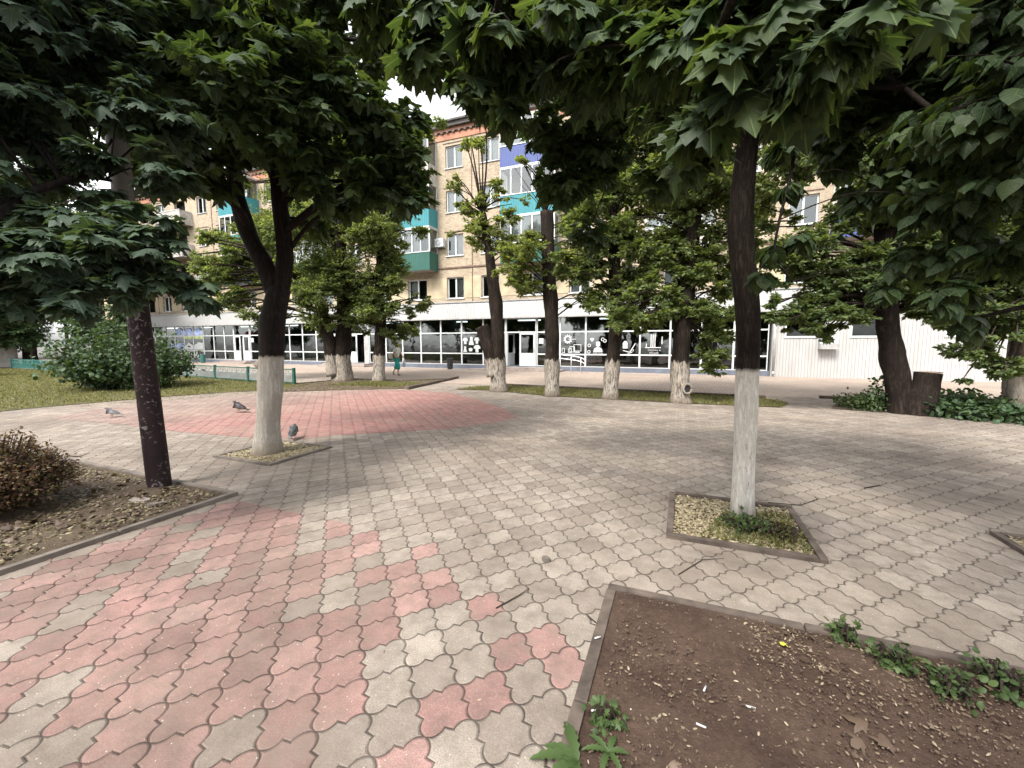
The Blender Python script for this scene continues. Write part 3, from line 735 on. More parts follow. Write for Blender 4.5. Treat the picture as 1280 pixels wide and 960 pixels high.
for a, b in zip(g1[:-1], g1[1:]): WN[round(a,2)] = shopwin(a, b)
# entrance
def entrance(a, b, c, opening):
    m_ = MB(); m_.box(a, a+.06, -.05, .06, .12, 3.2); m_.box(b-.06, b, -.05, .06, .12, 3.2); m_.box(a+.06, b-.06, -.045, .055, 2.28, 2.36); m_.box(a+.06, b-.06, -.045, .055, 3.12, 3.2)
    f = m_.build("entrance_frame", M['white'], bld)
    mobj("pane", [(a+.06,0,2.36),(b-.06,0,2.36),(b-.06,0,3.12),(a+.06,0,3.12)], [(0,1,2,3)], M['glass'], f)
    return f
entrance(lx(-9.90), lx(-7.93), None, None)
door(lx(-9.0), lx(-8.02)); door(lx(-9.82), lx(-9.02), open_=True)
g2 = [lx(q) for q in (-7.9, -6.49, -5.0, -3.52, -2.05, -.53, .98, 2.45, 3.95)]
G2 = [shopwin(a, b) for a, b in zip(g2[:-1], g2[1:])]
# left shops
g3 = [lx(q) for q in (-50,-48.3,-46.6,-45,-43.4,-42.1,-40.8,-39.55,-38.2,-36.85,-35.5,-34.35)]
G3 = [shopwin(a, b) for a, b in zip(g3[:-1], g3[1:])]
entrance(lx(-34.32), lx(-32.4), None, None); door(lx(-34.25), lx(-33.55)); door(lx(-33.2), lx(-32.5))
MB().box(lx(-33.5), lx(-33.24), .1, .14, .13, 2.27).build("stone_pillar", M['gutter'], bld)
g4 = [lx(q) for q in (-32.35,-30.94,-29.45,-27.99,-26.63,-25.26,-23.8)]
G4 = [shopwin(a, b) for a, b in zip(g4[:-1], g4[1:])]
entrance(lx(-23.75), lx(-20.35), None, None); door(lx(-22.3), lx(-21.4)); door(lx(-23.6), lx(-22.7))
MB().box(lx(-20.75), lx(-20.4), -.06, .02, .12, 2.27).build("stone_pillar", M['gutter'], bld)
for a, b in ((-10.6,-6.2), (-35.3,-31.6), (-24.2,-19.8)):
    MB().box(lx(a), lx(b), -1.25, -.06, 0, .10).box(lx(a)+.35, lx(b)-.3, -.9, -.062, .103, .20).build("entrance_step", M['step'], bld)
# ramp in front of the entrance with its rail
MB().add([(lx(-13),-1.25,.004),(lx(-10.62),-1.25,.10),(lx(-10.62),-.2,.10),(lx(-13),-.2,.004),(lx(-13),-1.25,0),(lx(-10.62),-1.25,0)], [(0,1,2,3),(0,4,5,1)]).build("ramp", M['step'], bld)
# right wing, white cladding
WX0, WX1 = XR+.02, XR+22
ops = []
wz0, wz1 = 1.98, 3.08
wops = [(lx(4.62), lx(5.86)), (lx(7.15), lx(8.35)), (lx(10.4), lx(11.65)), (lx(13.2), lx(14.4))]
ops = [(a, b, wz0, wz1) for a, b in wops]
wg = facade(WX0, WX1, 0, FB, ops, -.22, .2); wg.add([(WX0,-.22,0),(WX0,.5,0),(WX0,.5,FB),(WX0,-.22,FB)], [(0,3,2,1)])
wg.build("clad_wall", M['wing'], bld)
MB().box(WX0+.3, WX1, .3, .35, .5, 3.2).build("dark_rooms", M['room'], bld)
for a, b in wops:
    mb = MB(); t = .06; mb.box(a-.07, b+.07, -.26, -.223, wz0-.09, wz0-.003); mb.box(a-.07, a, -.25, -.223, wz0, wz1); mb.box(b, b+.07, -.25, -.223, wz0, wz1); mb.box(a-.07, b+.07, -.25, -.223, wz1+.002, wz1+.06)
    f = mb.build("window", M['white'], bld); mobj("pane", [(a,-.1,wz0),(b,-.1,wz0),(b,-.1,wz1),(a,-.1,wz1)], [(0,1,2,3)], M['glass_d'], f)
MB().tube([(WX0+.08,-.32,.25),(WX0+.08,-.32,3.3)], [.06,.06], 10).tube([(WX0+.08,-.32,.25),(WX0+.08,-.42,.12)], [.06,.06], 10).build("drainpipe", M['gutter'], bld, True)
MB().add([(lx(5.9),-.6,1.62),(lx(6.6),-.6,1.62),(lx(6.6),-.6,1.36),(lx(5.9),-.6,1.36),(lx(5.9),-.223,1.8),(lx(6.6),-.223,1.8),(lx(6.6),-.223,1.36),(lx(5.9),-.223,1.36)],
    [(3,2,1,0),(0,1,5,4),(1,2,6,5),(2,3,7,6),(3,0,4,7)]).build("vent_hood", M['gutter'], bld)
MB().box(lx(11.1), lx(11.5), -.27, -.223, .95, 1.35).build("vent_grille", M['gutter'], bld)

# ---- stickers on the shop panes (flat prints, 5 mm in front of the glass)
YS = -.052
def sdisc(mb, cx, cz, r, n=16, r2=None, sx=1.0):
    if r2 is None: mb.add([(cx+sx*r*math.cos(2*math.pi*i/n), YS, cz+r*math.sin(2*math.pi*i/n)) for i in range(n)], [tuple(range(n))])
    else:
        v = []
        for i in range(n): 
            a = 2*math.pi*i/n; v += [(cx+r*math.cos(a), YS, cz+r*math.sin(a)), (cx+r2*math.cos(a), YS, cz+r2*math.sin(a))]
        mb.add(v, [(2*i, 2*((i+1)%n), 2*((i+1)%n)+1, 2*i+1) for i in range(n)])
def spoly(mb, cx, cz, pts, s=1.0): mb.add([(cx+x*s, YS, cz+z*s) for x, z in pts], [tuple(range(len(pts)))])
def sframe(mb, x0, x1, z0, z1, t):
    for a in ((x0,x1,z0,z0+t),(x0,x1,z1-t,z1),(x0,x0+t,z0+t,z1-t),(x1-t,x1,z0+t,z1-t)): mb.add([(a[0],YS,a[2]),(a[1],YS,a[2]),(a[1],YS,a[3]),(a[0],YS,a[3])], [(0,1,2,3)])
def quad(mb, x0, x1, z0, z1): mb.add([(x0,YS,z0),(x1,YS,z0),(x1,YS,z1),(x0,YS,z1)], [(0,1,2,3)])
def text(body, x, z, size, mat, parent, name="lettering"):
    cu = bpy.data.curves.new(name, 'FONT'); cu.body = body; cu.size = size; cu.align_x = 'CENTER'; cu.extrude = .001
    t = bpy.data.objects.new(name, cu); me = bpy.data.meshes.new_from_object(t); bpy.data.objects.remove(t)
    o = bpy.data.objects.new(name, me); COL.objects.link(o); me.materials.append(mat); o.parent = parent
    o.location = (x, YS, z); o.rotation_euler = (math.pi/2, 0, 0); return o
# gear and screens
f = G2[1]; a = g2[1]; s = MB()
cx_, cz_ = a+.48, 1.88; sdisc(s, cx_, cz_, .21, 20, .13)
for i in range(11):
    an = 2*math.pi*i/11
    if not (-.5 < math.sin(an) < .5 and math.cos(an) > .5): spoly(s, cx_+.23*math.cos(an), cz_+.23*math.sin(an), [(-.035,-.035),(.035,-.035),(.035,.035),(-.035,.035)])
sframe(s, a+.82, a+1.28, 1.18, 1.58, .035); quad(s, a+.9, a+1.2, 1.10, 1.15); sframe(s, a+.58, a+.9, 1.12, 1.46, .04); sframe(s, a+.50, a+.72, 1.09, 1.34, .035)
sframe(s, a+.12, a+.30, 1.08, 1.36, .03); quad(s, a+.5, a+.95, 1.865, 1.895)
s.build("sticker", M['sticker'], f)
# jeweller
f = G2[2]; a = g2[2]; s = MB(); sdisc(s, a+.72, 1.56, .12); spoly(s, a+.72, 1.27, [(-.27,-.12),(.27,-.12),(.22,.06),(.1,.14),(-.1,.14),(-.22,.06)]); spoly(s, a+.72, 1.64, [(-.15,0),(.15,0),(.08,.1),(-.08,.1)])
for q in ((.98,1.86),(1.10,1.78),(.22,1.52),(.2,1.15)): sdisc(s, a+q[0], q[1], .10, 16, .06)
spoly(s, a+.38, 1.84, [(0,-.12),(.13,.03),(.07,.1),(-.07,.1),(-.13,.03)]); s.build("sticker", M['sticker'], f); text("Ювелир", a+.72, 1.045, .14, M['sticker'], f)
# tools
f = G2[3]; a = g2[3]; s = MB(); spoly(s, a+.72, 1.55, [(-.13,-.2),(.13,-.2),(.13,.1),(.05,.22),(-.05,.22),(-.13,.1)]); sdisc(s, a+.36, 1.60, .13); sdisc(s, a+.30, 1.85, .09)
s.add([(a+.95,YS,1.15),(a+1.0,YS,1.12),(a+1.28,YS,1.62),(a+1.24,YS,1.64)], [(0,1,2,3)]); s.add([(a+.6,YS,1.26),(a+.6,YS,1.22),(a+1.1,YS,1.10),(a+1.1,YS,1.14)], [(0,1,2,3)])
sdisc(s, a+.93, 1.12, .07, 14, .04); sdisc(s, a+1.12, 1.26, .07, 14, .04); s.build("sticker", M['sticker'], f)
# column drawing
f = G2[4]; a = g2[4]; s = MB(); quad(s, a+.28, a+1.1, 1.38, 1.43)
for x_ in (.32,): quad(s, a+x_, a+x_+.05, 1.43, 1.62)
for i, x_ in enumerate((.56, .66, .76)): quad(s, a+x_, a+x_+.05, 1.43, 2.12)
quad(s, a+1.12, a+1.17, 1.6, 2.0); s.build("sticker", M['sticker'], f)
text("Скупка и", a+.75, 1.22, .15, M['sticker'], f); text("пошив", a+.75, 1.07, .15, M['sticker'], f)
# clothes
f = WN[round(g1[5],2)]; a = g1[5]; s = MB()
body = [(-.1,-.22),(.1,-.22),(.1,.02),(.2,-.02),(.22,.1),(.1,.22),(-.1,.22),(-.22,.1),(-.2,-.02),(-.1,.02)]
dress = [(-.2,-.26),(.2,-.26),(.1,.05),(.12,.2),(.05,.26),(-.05,.26),(-.12,.2),(-.1,.05)]
spoly(s, a+.28, 1.80, body, .9); spoly(s, a+.72, 1.80, dress, 1.0); spoly(s, a+1.12, 1.82, body, .9)
spoly(s, a+.26, 1.27, dress, .7); spoly(s, a+.66, 1.22, [(-.16,.1),(0,.16),(.16,.1),(.12,-.1),(-.12,-.1)], .9); spoly(s, a+1.12, 1.3, body, 1.1)
s.build("sticker", M['sticker'], f)
# papers
for fr, x_, z_ in ((G2[0], g2[0]+.12, 1.62), (WN[round(g1[0],2)], g1[0]+1.0, 1.6), (G4[0], g4[0]+.1, 1.75)):
    s = MB(); quad(s, x_, x_+.3, z_, z_+.32); s.build("notice_paper", M['sticker'], fr)
# coloured prints at the left shop
for i in range(4, 8):
    a, b = g3[i]+.08, g3[i+1]-.08; s = MB(); n = 12
    if i > 4:
        s.add([(a,YS,2.38)] + [(a+(b-a)*k/n, YS, 2.75+.3*math.sin(math.pi*k/n)) for k in range(n+1)] + [(b,YS,2.38)], [tuple(range(n+3))]); s.build("sticker", M['sticker_b'], G3[i])
    s = MB(); s.add([(a,YS,1.1),(b,YS,1.1),(b,YS,1.5+.2*(i%2)),((a+b)/2,YS,1.75),(a,YS,1.45)], [(0,1,2,3,4)]); s.build("sticker", M['sticker_b'] if i < 6 else M['sticker'], G3[i])
    if i > 5: s = MB(); quad(s, a, b, 2.05, 2.27); s.build("sticker", M['sticker_y'], G3[i])
    if i > 4:
        s = MB()
        for k in range(7): sdisc(s, a+random.uniform(.15,.95), random.uniform(.42,.85), random.uniform(.05,.12), 9)
        s.build("sticker", M['sticker'], G3[i])

# ---- handrail, bins
hr = empty("handrail", uv(-5.9*K, V0-.9), TH); tag(hr, "white metal handrail sloping down from the middle shop entrance", "handrail")
mb = MB()
for yy in (0,):
    for dz in (0, .22):
        pp, rr_ = smooth_path([(-.55,yy,1.02-dz),(.45,yy,.92-dz),(.95,yy,.80-dz),(1.12,yy,.62-dz)], [.022]*4, 5); mb.tube(pp, rr_, 8)
mb.build("rail", M['metal'], hr, True)
for x_, z_ in ((.30,.92),(.85,.82)): MB().tube([(x_,0,0),(x_,0,z_)], [.024,.024], 8).build("post", M['metal'], hr, True)
def bin_(p, lab, mat, h=.72, r=.2):
    b = empty("litter_bin", p, TH); tag(b, lab, "bin", "litter bins by the shop entrances")
    n = 16; mb = MB(); mb.tube([(0,0,.04),(0,0,.08),(0,0,h*.8),(0,0,h*.82)], [r*.85,r*.88,r,r*.94], n)
    mb.build("bin_body", mat, b, False)
    mb = MB(); mb.tube([(0,0,h*.86),(0,0,h*.97),(0,0,h)], [r*1.05,r*1.05,r*.8], n); mb.build("rim", mat, b)
    mb = MB()
    for k in range(4): a_ = k*math.pi/2+.4; mb.tube([(r*.85*math.cos(a_), r*.85*math.sin(a_), h*.78),(r*.85*math.cos(a_), r*.85*math.sin(a_), h*.88)], [.012,.012], 4)
    mb.tube([(0,0,0),(0,0,.05)], [r*.7,r*.7], n); mb.build("base", M['black'], b)
bin_(uv(-13.3*K, V0-.95), "black cylindrical litter bin beside the middle shop entrance", M['black'])
bin_(uv(-36.9*K, V0-1.0), "teal litter bin in front of the left shop windows", M['tealf'])

# ================================================================= FENCES
def fence(label, pts, frame, panel, h=.62, ornate=True):
    a0 = Vector((*pts[0], 0)); root = empty("low_fence", uv(pts[0][0], pts[0][1]), TH); tag(root, label, "fence", "low garden fences round the lawn")
    for i, q in enumerate(pts):
        p = Vector((*q, 0)) - a0; MB().box(p.x-.045, p.x+.045, p.y-.045, p.y+.045, 0, h+.04).build("fence_post", frame, root)
    for i in range(len(pts)-1):
        p, q = Vector((*pts[i], 0)) - a0, Vector((*pts[i+1], 0)) - a0; d = q - p; L = d.length; ang = math.atan2(d.y, d.x)
        mb = MB(); mb.box(.04, L-.04, -.015, .015, h-.04, h); mb.box(.04, L-.04, -.015, .015, .06, .10); 
        n = int(L/.34)
        orn = MB()
        for k in range(n):
            c = .04 + (L-.08)*(k+.5)/n; w2 = (L-.08)/n*.42
            for s_ in (-1, 1):
                pp = [(c+s_*w2*math.sin(math.pi*t)*(.9), 0, .38+(h-.44)*t) for t in [j/6 for j in range(7)]]; orn.tube(pp, [.016]*7, 4)
            orn.tube([(c-w2,0,h-.05),(c,0,.42),(c+w2,0,h-.05)], [.014]*3, 4)
        m_ = int(L/.07)
        for k in range(m_+1):
            c = .06 + (L-.12)*k/m_; orn.box(c-.017, c+.017, -.008, .008, .10, .38)
        orn.box(.04, L-.04, -.012, .012, .37, .395)
        r_ = mb.build("fence_rail", frame, root, loc=tuple(p)); r_.rotation_euler = (0,0,ang)
        o_ = orn.build("fence_panel", panel, root, loc=tuple(p)); o_.rotation_euler = (0,0,ang)
fence("low fence of pale ornamental panels between dark green posts, right of the bush", [(-24.8,13.1),(-22.1,12.75),(-19.5,12.4),(-16.85,12.05),(-14.1,11.95)], M['greenf'], M['fencew'])
fence("low teal ornamental fence left of the bush behind the lawn", [(-40.5,12.95),(-37.4,12.9),(-34.3,12.85),(-31.2,12.8),(-28.1,12.75)], M['tealf'], M['tealf'])

# ================================================================= TREES
def C(*l): return [(wp(x, y, d), r) for x, y, d, r in l]
# left maple
bA = gp(335, 567); dA = bA.y
tree("large maple with forked dark trunk and whitewashed base in the left square planter", bA,
  [([bA + Vector((0,0,-.05)), wp(336,520,dA), wp(338,445,dA), wp(342,395,dA), wp(350,360,dA)], [.185,.170,.166,.158,.135]),
   ([wp(346,372,dA), wp(330,330,dA), wp(308,285,dA), wp(292,220,dA), wp(284,120,dA), wp(272,10,dA), wp(262,-100,dA)], [.12,.115,.105,.09,.08,.07,.04]),
   ([wp(350,365,dA), wp(356,320,dA), wp(346,220,dA), wp(345,120,dA), wp(360,0,dA), wp(380,-120,dA)], [.115,.10,.09,.085,.07,.04]),
   ([wp(310,285,dA), wp(298,262,dA-.3), wp(262,215,dA-.6)], [.06,.05,.03])],
  C((170,30,5,1.0),(250,-10,5.3,1.1),(330,40,4.9,.9),(420,-10,5.4,1.0),(230,110,4.9,.9),(300,120,4.6,.8),(390,110,5.0,.8),(455,150,5.4,.6),
    (240,215,5.2,.6),(330,190,5.8,.55),(400,215,5.4,.55),(460,225,5.6,.6),(505,205,5.7,.5),(500,150,5.8,.45),(480,60,6.4,.7),(510,245,5.6,.28),(430,255,6,.3),(370,180,5,.5),
    (300,-180,6,1.5),(130,-160,5.5,1.3),(470,-150,6.3,1.3),(250,-120,7.5,1.4),(200,170,6.2,.8),(120,100,6,.8),(280,40,7,1.1),(400,50,7,1.0),(390,280,6.3,.22)),
  M['bark_a'], M['maple'], MAPLE_M, .14, .72, "maples in the square planters", 1.18, lump=.04)
# bump of an old cut branch on the left maple
tA = [o for o in bpy.data.objects if o.name == 'maple_tree'][0]
MB().tube([wp(336,464,dA)-bA, wp(325,456,dA-.05)-bA, wp(320,452,dA-.07)-bA], [.09,.07,.06], 12).build('branch_stub', M['bark_a'], tA, True)
# right maple
bB = gp(928, 648); dB = bB.y
tree("slender maple with rough dark trunk and whitewashed base in the right square planter", bB,
  [([bB + Vector((0,0,-.05)), wp(931,560,dB), wp(934,470,dB), wp(935,400,dB), wp(931,345,dB), wp(926,290,dB), wp(929,235,dB), wp(936,150,dB), wp(930,60,dB), wp(934,-60,dB), wp(940,-240,dB)], [.098,.090,.092,.098,.100,.104,.090,.084,.08,.07,.04]),
   ([wp(934,120,dB), wp(880,40,dB+.1), wp(800,-40,dB+.2)], [.06,.05,.03]), ([wp(934,60,dB), wp(1010,-20,dB-.2), wp(1110,-90,dB)], [.06,.05,.03]),
   ([wp(932,80,dB), wp(860,110,dB+.5), wp(770,170,dB+1.0)], [.045,.03,.02])],
  C((715,225,4.8,.42),(700,160,4.8,.50),(775,130,4.6,.5),(690,70,4.3,.5),(760,40,4,.55),(840,50,3.6,.5),(735,290,5,.26),(760,215,4.9,.3),(745,180,4.8,.4),
    (620,40,4.0,.5),(560,40,4.2,.45),(640,-20,3.6,.6),(850,150,3.0,.3),(830,215,3.2,.20),(870,100,2.6,.30),(960,70,2.4,.32),(900,130,2.7,.22),
    (1050,60,3.4,.5),(1120,130,3.8,.45),(1000,120,3.5,.28),(980,20,3.2,.45),(1120,10,3.6,.6),(1060,150,3.9,.3),
    (900,-100,3.2,.8),(760,-120,3.6,.9),(1060,-140,3.6,.9),(930,-260,3.6,1.2),(600,-120,3.6,.8)),
  M['bark_b'], M['maple'], MAPLE, .125, .88, "maples in the square planters", 1.12, lump=.015, hang=True)
# tree of the third planter, out of view at the right; its branches hang into the picture
bE = uv(3.05, 4.08)
tree("linden standing past the right edge with broad round leaves hanging into view", bE,
  [([bE + Vector((0,0,-.05)), bE + Vector((.03,.03,1.5)), bE + Vector((-.05,0,3.2)), bE + Vector((.0,.05,5)), bE + Vector((.1,0,7))], [.14,.12,.11,.09,.05]),
   ([bE + Vector((-.05,0,2.9)), wp(1230,160,3.1), wp(1130,110,3.4), wp(1085,60,3.6)], [.04,.024,.018,.012]),
   ([wp(1130,110,3.4), wp(1060,110,3.4), wp(1000,150,3.35), wp(990,210,3.3), wp(972,285,3.3), wp(970,320,3.3), wp(990,352,3.3)], [.022,.018,.014,.012,.010,.009,.007])],
  C((1185,250,3.2,.42),(1250,310,3.1,.38),(1140,320,3.5,.28),(1110,240,3.7,.36),(1220,180,3.4,.48),(1270,90,3.2,.5),(1150,170,3.6,.45),
    (1185,370,3.1,.2),(1110,365,3.6,.16),(1235,20,3.4,.6),(1160,60,3.6,.5),(1260,220,2.9,.4),(1290,140,2.7,.45),(1210,400,3.2,.12),(1050,200,3.9,.25),
    (985,235,3.3,.09),(965,315,3.3,.09),(950,345,3.3,.08),(985,180,3.3,.14),(1000,300,3.3,.07),(1350,100,2.6,.9),(1400,-150,2.8,1.0),(1280,-100,3.4,.9)) + [(bE + Vector((-.8,-.8,4.4)), 1.2), (bE + Vector((-1.6,-1.4,4.6)), 1.2), (bE + Vector((.2,-1.4,4.2)), 1.2), (bE + Vector((-.2,.6,5.2)), 1.2)],  # final clumps stay out of view, added overhead to shade the right foreground
  M['bark_b'], M['linden'], HEART, .105, 1.15, None, name="linden_tree", cat="tree", droop=.8, extra=.4)
# maple left out of view, its crown hangs before the post
bD = uv(-5.95, .75)
tree("dark maple rooted past the left edge, its low crown hanging in front of the post", bD,
  [([bD + Vector((0,0,-.05)), bD + Vector((.02,.05,1.5)), bD + Vector((.1,.1,3)), bD + Vector((.0,.2,5)), bD + Vector((.1,.2,7))], [.15,.13,.12,.10,.05]),
   ([bD + Vector((.1,.1,2.6)), wp(-60,330,2.9), wp(20,250,3.3), wp(100,222,3.6), wp(140,226,3.7)], [.06,.05,.035,.025,.012]),
   ([bD + Vector((.1,.1,2.5)), wp(0,345,2.9), wp(90,330,3.1), wp(190,330,3.3)], [.05,.035,.025,.012])],
  C((-20,310,2.9,.38),(50,325,2.9,.34),(110,320,3.0,.34),(165,322,3.1,.32),(215,345,3.2,.22),(250,372,3.3,.10),(95,372,2.9,.2),(30,370,2.9,.22),(150,368,3.05,.14),
    (190,290,3.2,.26),(130,275,3.2,.25),(60,275,3.3,.25),(240,360,3.3,.16),
    (110,195,3.6,.28),(200,215,3.8,.28),(30,165,3.6,.42),(100,140,3.8,.5),(190,140,4,.5),(0,90,3.6,.6),(90,60,4,.7),(170,50,4.3,.6),(30,10,4,.8),(-80,200,3.1,.6),(-70,90,3.2,.8),
    (-100,330,2.6,.5),(60,-80,4,.9),(-60,-60,3.4,1.0),(140,-60,4.6,.9),(215,165,4.2,.3),(60,228,3.8,.22),(120,245,3.7,.18),(150,125,3.7,.25),(160,262,3.4,.12)),
  M['bark_a'], M['maple_l'], MAPLE, .115, .82, None, name="maple_tree", droop=.45, extra=.35)
# tree behind the camera's right shoulder: big leaves near the lens at the top
bF = uv(1.3, -.9)
tree("maple behind the viewpoint whose large leaves hang across the top of the view", bF,
  [([bF + Vector((0,0,-.05)), bF + Vector((.0,.03,1.6)), bF + Vector((-.05,.1,3)), bF + Vector((-.05,.2,4.6)), bF + Vector((0,.2,6.2))], [.14,.12,.11,.09,.05]),
   ([bF + Vector((-.05,.1,2.7)), Vector((.7,.6,3.2)), wp(900,40,1.9), wp(860,60,2.4)], [.04,.03,.018,.008]),
   ([bF + Vector((-.05,.1,2.9)), Vector((.2,.7,3.4)), wp(620,10,2.6), wp(580,50,3.0)], [.04,.03,.015,.008])],
  C((930,90,1.9,.22),(1000,70,1.7,.20),(1060,45,1.6,.16),(870,140,2.1,.20),(905,20,2.0,.3),(1010,0,1.8,.25),(790,60,2.5,.3),(850,190,2.3,.12),(835,60,2.2,.25),
    (610,50,2.6,.28),(660,80,2.7,.22),(590,105,2.7,.10),(545,60,3,.25),(700,20,2.5,.3),(545,15,3,.3),(625,125,2.7,.09),(740,90,2.6,.2),(1090,0,1.8,.3),
    (480,10,3.2,.3)) + [(Vector((1.7,-.6,4.8)), 1.1), (Vector((1.9,-1.8,4.6)), 1.2)],
  M['bark_b'], M['maple'], MAPLE, .16, .62, None, name="maple_tree", droop=.9, extra=.35)

# ---- the row of old trees before the shops
GR = "old whitewashed trees in the row before the shops"
def fill(cl, k_=2):
    out = list(cl)
    for c, r in cl:
        for k in range(k_):
            d = Vector(unit(1)[0]); out.append((c + Vector((d.x, d.y, d.z * .7)) * r * 1.15, r * .7))
        for k in range(k_ + 1):
            d = Vector(unit(1)[0]); d.z = d.z * .8 + .1; out.append((c + d * r * random.uniform(1.3, 2.0), r * random.uniform(.22, .4)))
    return out
def row(lab, x, y, path, rad, clumps, leaf='elm', size=.105, dens=1.0, bark='bark_r', stems2=(), flare=1.22, shoots=(), per=24, tw=52, sat=2):
    rad = [q * .84 for q in rad]
    b = gp(x, y); d = b.y
    pts = [b + Vector((0,0,-.06))] + [wp(px, py, d + dd) for px, py, dd in path]
    return tree(lab, b, [(pts, rad)] + [([wp(a, c, d + e) for a, c, e in s[0]], s[1]) for s in stems2],
                fill([(wp(px, py, d + dd), r * 1.15) for px, py, dd, r in clumps], sat), M[bark], M[leaf], OVAL, size, dens, GR, flare, name="poplar_tree", lump=.06, droop=.15, twig_n=tw, per=per, extra=.9, shoots=shoots, zmin=2.3)
row("double-trunked old tree, left one of the close pair left of the walking person", 428, 476, [(428,440,0),(430,400,0),(427,350,0),(425,300,0),(428,230,0),(425,150,0)], [.5,.42,.34,.30,.26,.2,.08],
    [(395,290,0,1.5),(440,240,0,1.5),(370,350,-.4,1.2),(425,340,-.6,1.3),(345,290,0,1.3),(400,395,-.5,.8),(460,300,-.4,1.2),(415,180,0,1.6),(340,340,.3,1.0),(370,250,.5,1.5),(320,300,1,1.0),(285,345,.6,.8),(300,375,.4,.6),(268,330,1.0,.7),(330,400,.2,.5),(430,200,0,1.4),(380,220,0,1.3),(470,215,-.2,1.1),(460,380,-.5,.8),(300,320,.8,.7)],
    stems2=[([(418,470,-.2),(412,430,-.2),(405,400,-.2),(398,370,-.2)], [.3,.26,.24,.2])])
row("thin whitewashed row tree directly left of the walking person", 474, 477, [(474,440,0),(476,400,0),(475,340,0),(478,270,0),(480,200,0)], [.34,.28,.24,.2,.15,.06],
    [(475,300,0,.9),(492,235,0,.8),(465,350,-.4,.9),(485,385,-.4,.7),(488,330,.2,.6),(482,290,0,.8),(478,230,0,1.0),(525,385,0,.35),(445,400,-.3,.6),(515,410,.1,.3),(490,420,-.2,.35),(495,205,0,.8),(500,170,0,.9)])
row("leaning whitewashed tree with a sawn-off side stem, beside the middle shop entrance", 624, 489, [(622,455,0),(622,410,0),(619,370,0),(613,330,0),(608,290,0),(602,262,0)], [.36,.30,.26,.24,.2,.15,.10],
    [(595,285,0,.55),(620,300,0,.45),(640,270,-.2,.4),(600,250,0,.35),(585,265,.1,.3),(648,305,0,.25),(600,180,.3,.35),(620,232,.2,.22),(570,235,.2,.2)],
    stems2=[([(618,470,.0),(612,440,0),(607,420,0),(602,408,0)], [.26,.24,.23,.22])], dens=.7, sat=1, leaf='elm_l',
    shoots=[(wp(603,265,14.3), wp(598,170,14.5), .03),(wp(603,265,14.3), wp(640,255,14.1), .025),(wp(605,280,14.3), wp(575,240,14.4), .02)])
sh = [(wp(683,266,12.9), wp(x, y, 12.9 + random.uniform(-.6,.6)), .014) for x, y in ((640,205),(655,190),(668,180),(680,170),(692,185),(705,200),(715,225),(650,230),(672,200),(698,215))]
row("topped tree trunk with thin shoots fanning from its cut head under the teal balcony", 691, 495, [(690,450,0),(690,400,0),(686,340,0),(685,300,0),(683,264,0)], [.29,.25,.25,.23,.22,.20],
    [(655,330,-.1,.6),(700,320,-.1,.5),(640,312,.1,.36),(665,300,0,.36),(715,300,0,.45),(640,345,-.1,.4),(720,340,0,.4),(665,355,-.2,.35),(725,280,0,.35),(730,375,0,.3),(652,202,.2,.14),(690,190,.2,.12)], shoots=sh, dens=.7, sat=1, leaf='elm_l')
row("dark bushy row tree with bulging whitewashed base, between the two topped trunks", 763, 498, [(766,455,0),(770,400,0),(768,340,0),(768,280,0),(765,200,0),(765,130,0)], [.30,.24,.21,.20,.18,.13,.07],
    [(745,320,0,.7),(790,300,0,.8),(760,240,0,.9),(800,240,0,.8),(730,270,0,.55),(785,350,-.2,.6),(745,370,-.1,.4),(800,380,-.2,.5),(770,180,0,.9),(820,190,0,.8),(725,345,0,.4),(835,250,.3,.7),(800,130,0,.8),(840,120,0,.8)], leaf='elm')
row("cracked trunk with a knothole at its base, leaves trailing down its right side", 851, 503, [(850,465,0),(852,430,0),(855,380,0),(860,330,0),(868,270,0),(876,200,0),(880,120,0)], [.32,.28,.26,.27,.26,.22,.16,.08],
    [(830,370,-.2,.5),(800,400,-.2,.4),(880,380,-.2,.45),(890,410,-.2,.35),(880,440,-.2,.3),(885,460,-.2,.2),(835,310,0,.7),(885,320,-.1,.6),(860,260,0,.8),(900,240,0,.8),(830,230,0,.7),(880,170,0,.9),(840,160,.2,.8),(930,300,.2,.6),(905,360,0,.4),(775,400,-.3,.3),(900,100,0,.9),(905,395,-.2,.3),(960,250,.5,.5),(870,350,-.3,.35)], leaf='elm')
t6 = [o for o in bpy.data.objects if o.get('label', '').startswith('cracked trunk')][0]; b6 = gp(851,503); kh = wp(859,486,b6.y-.30)-b6
rg = [kh + Vector((.11*math.cos(a), -.02, .13*math.sin(a))) for a in [2*math.pi*i/14 for i in range(15)]]
kn = MB().tube(rg, [.035]*15, 8).build('knothole', M['bark_w'], t6, True)
MB().tube([kh+Vector((0,-.01,0)), kh+Vector((0,.08,0))], [.10,.10], 14).build('hollow', M['rubber'], kn)
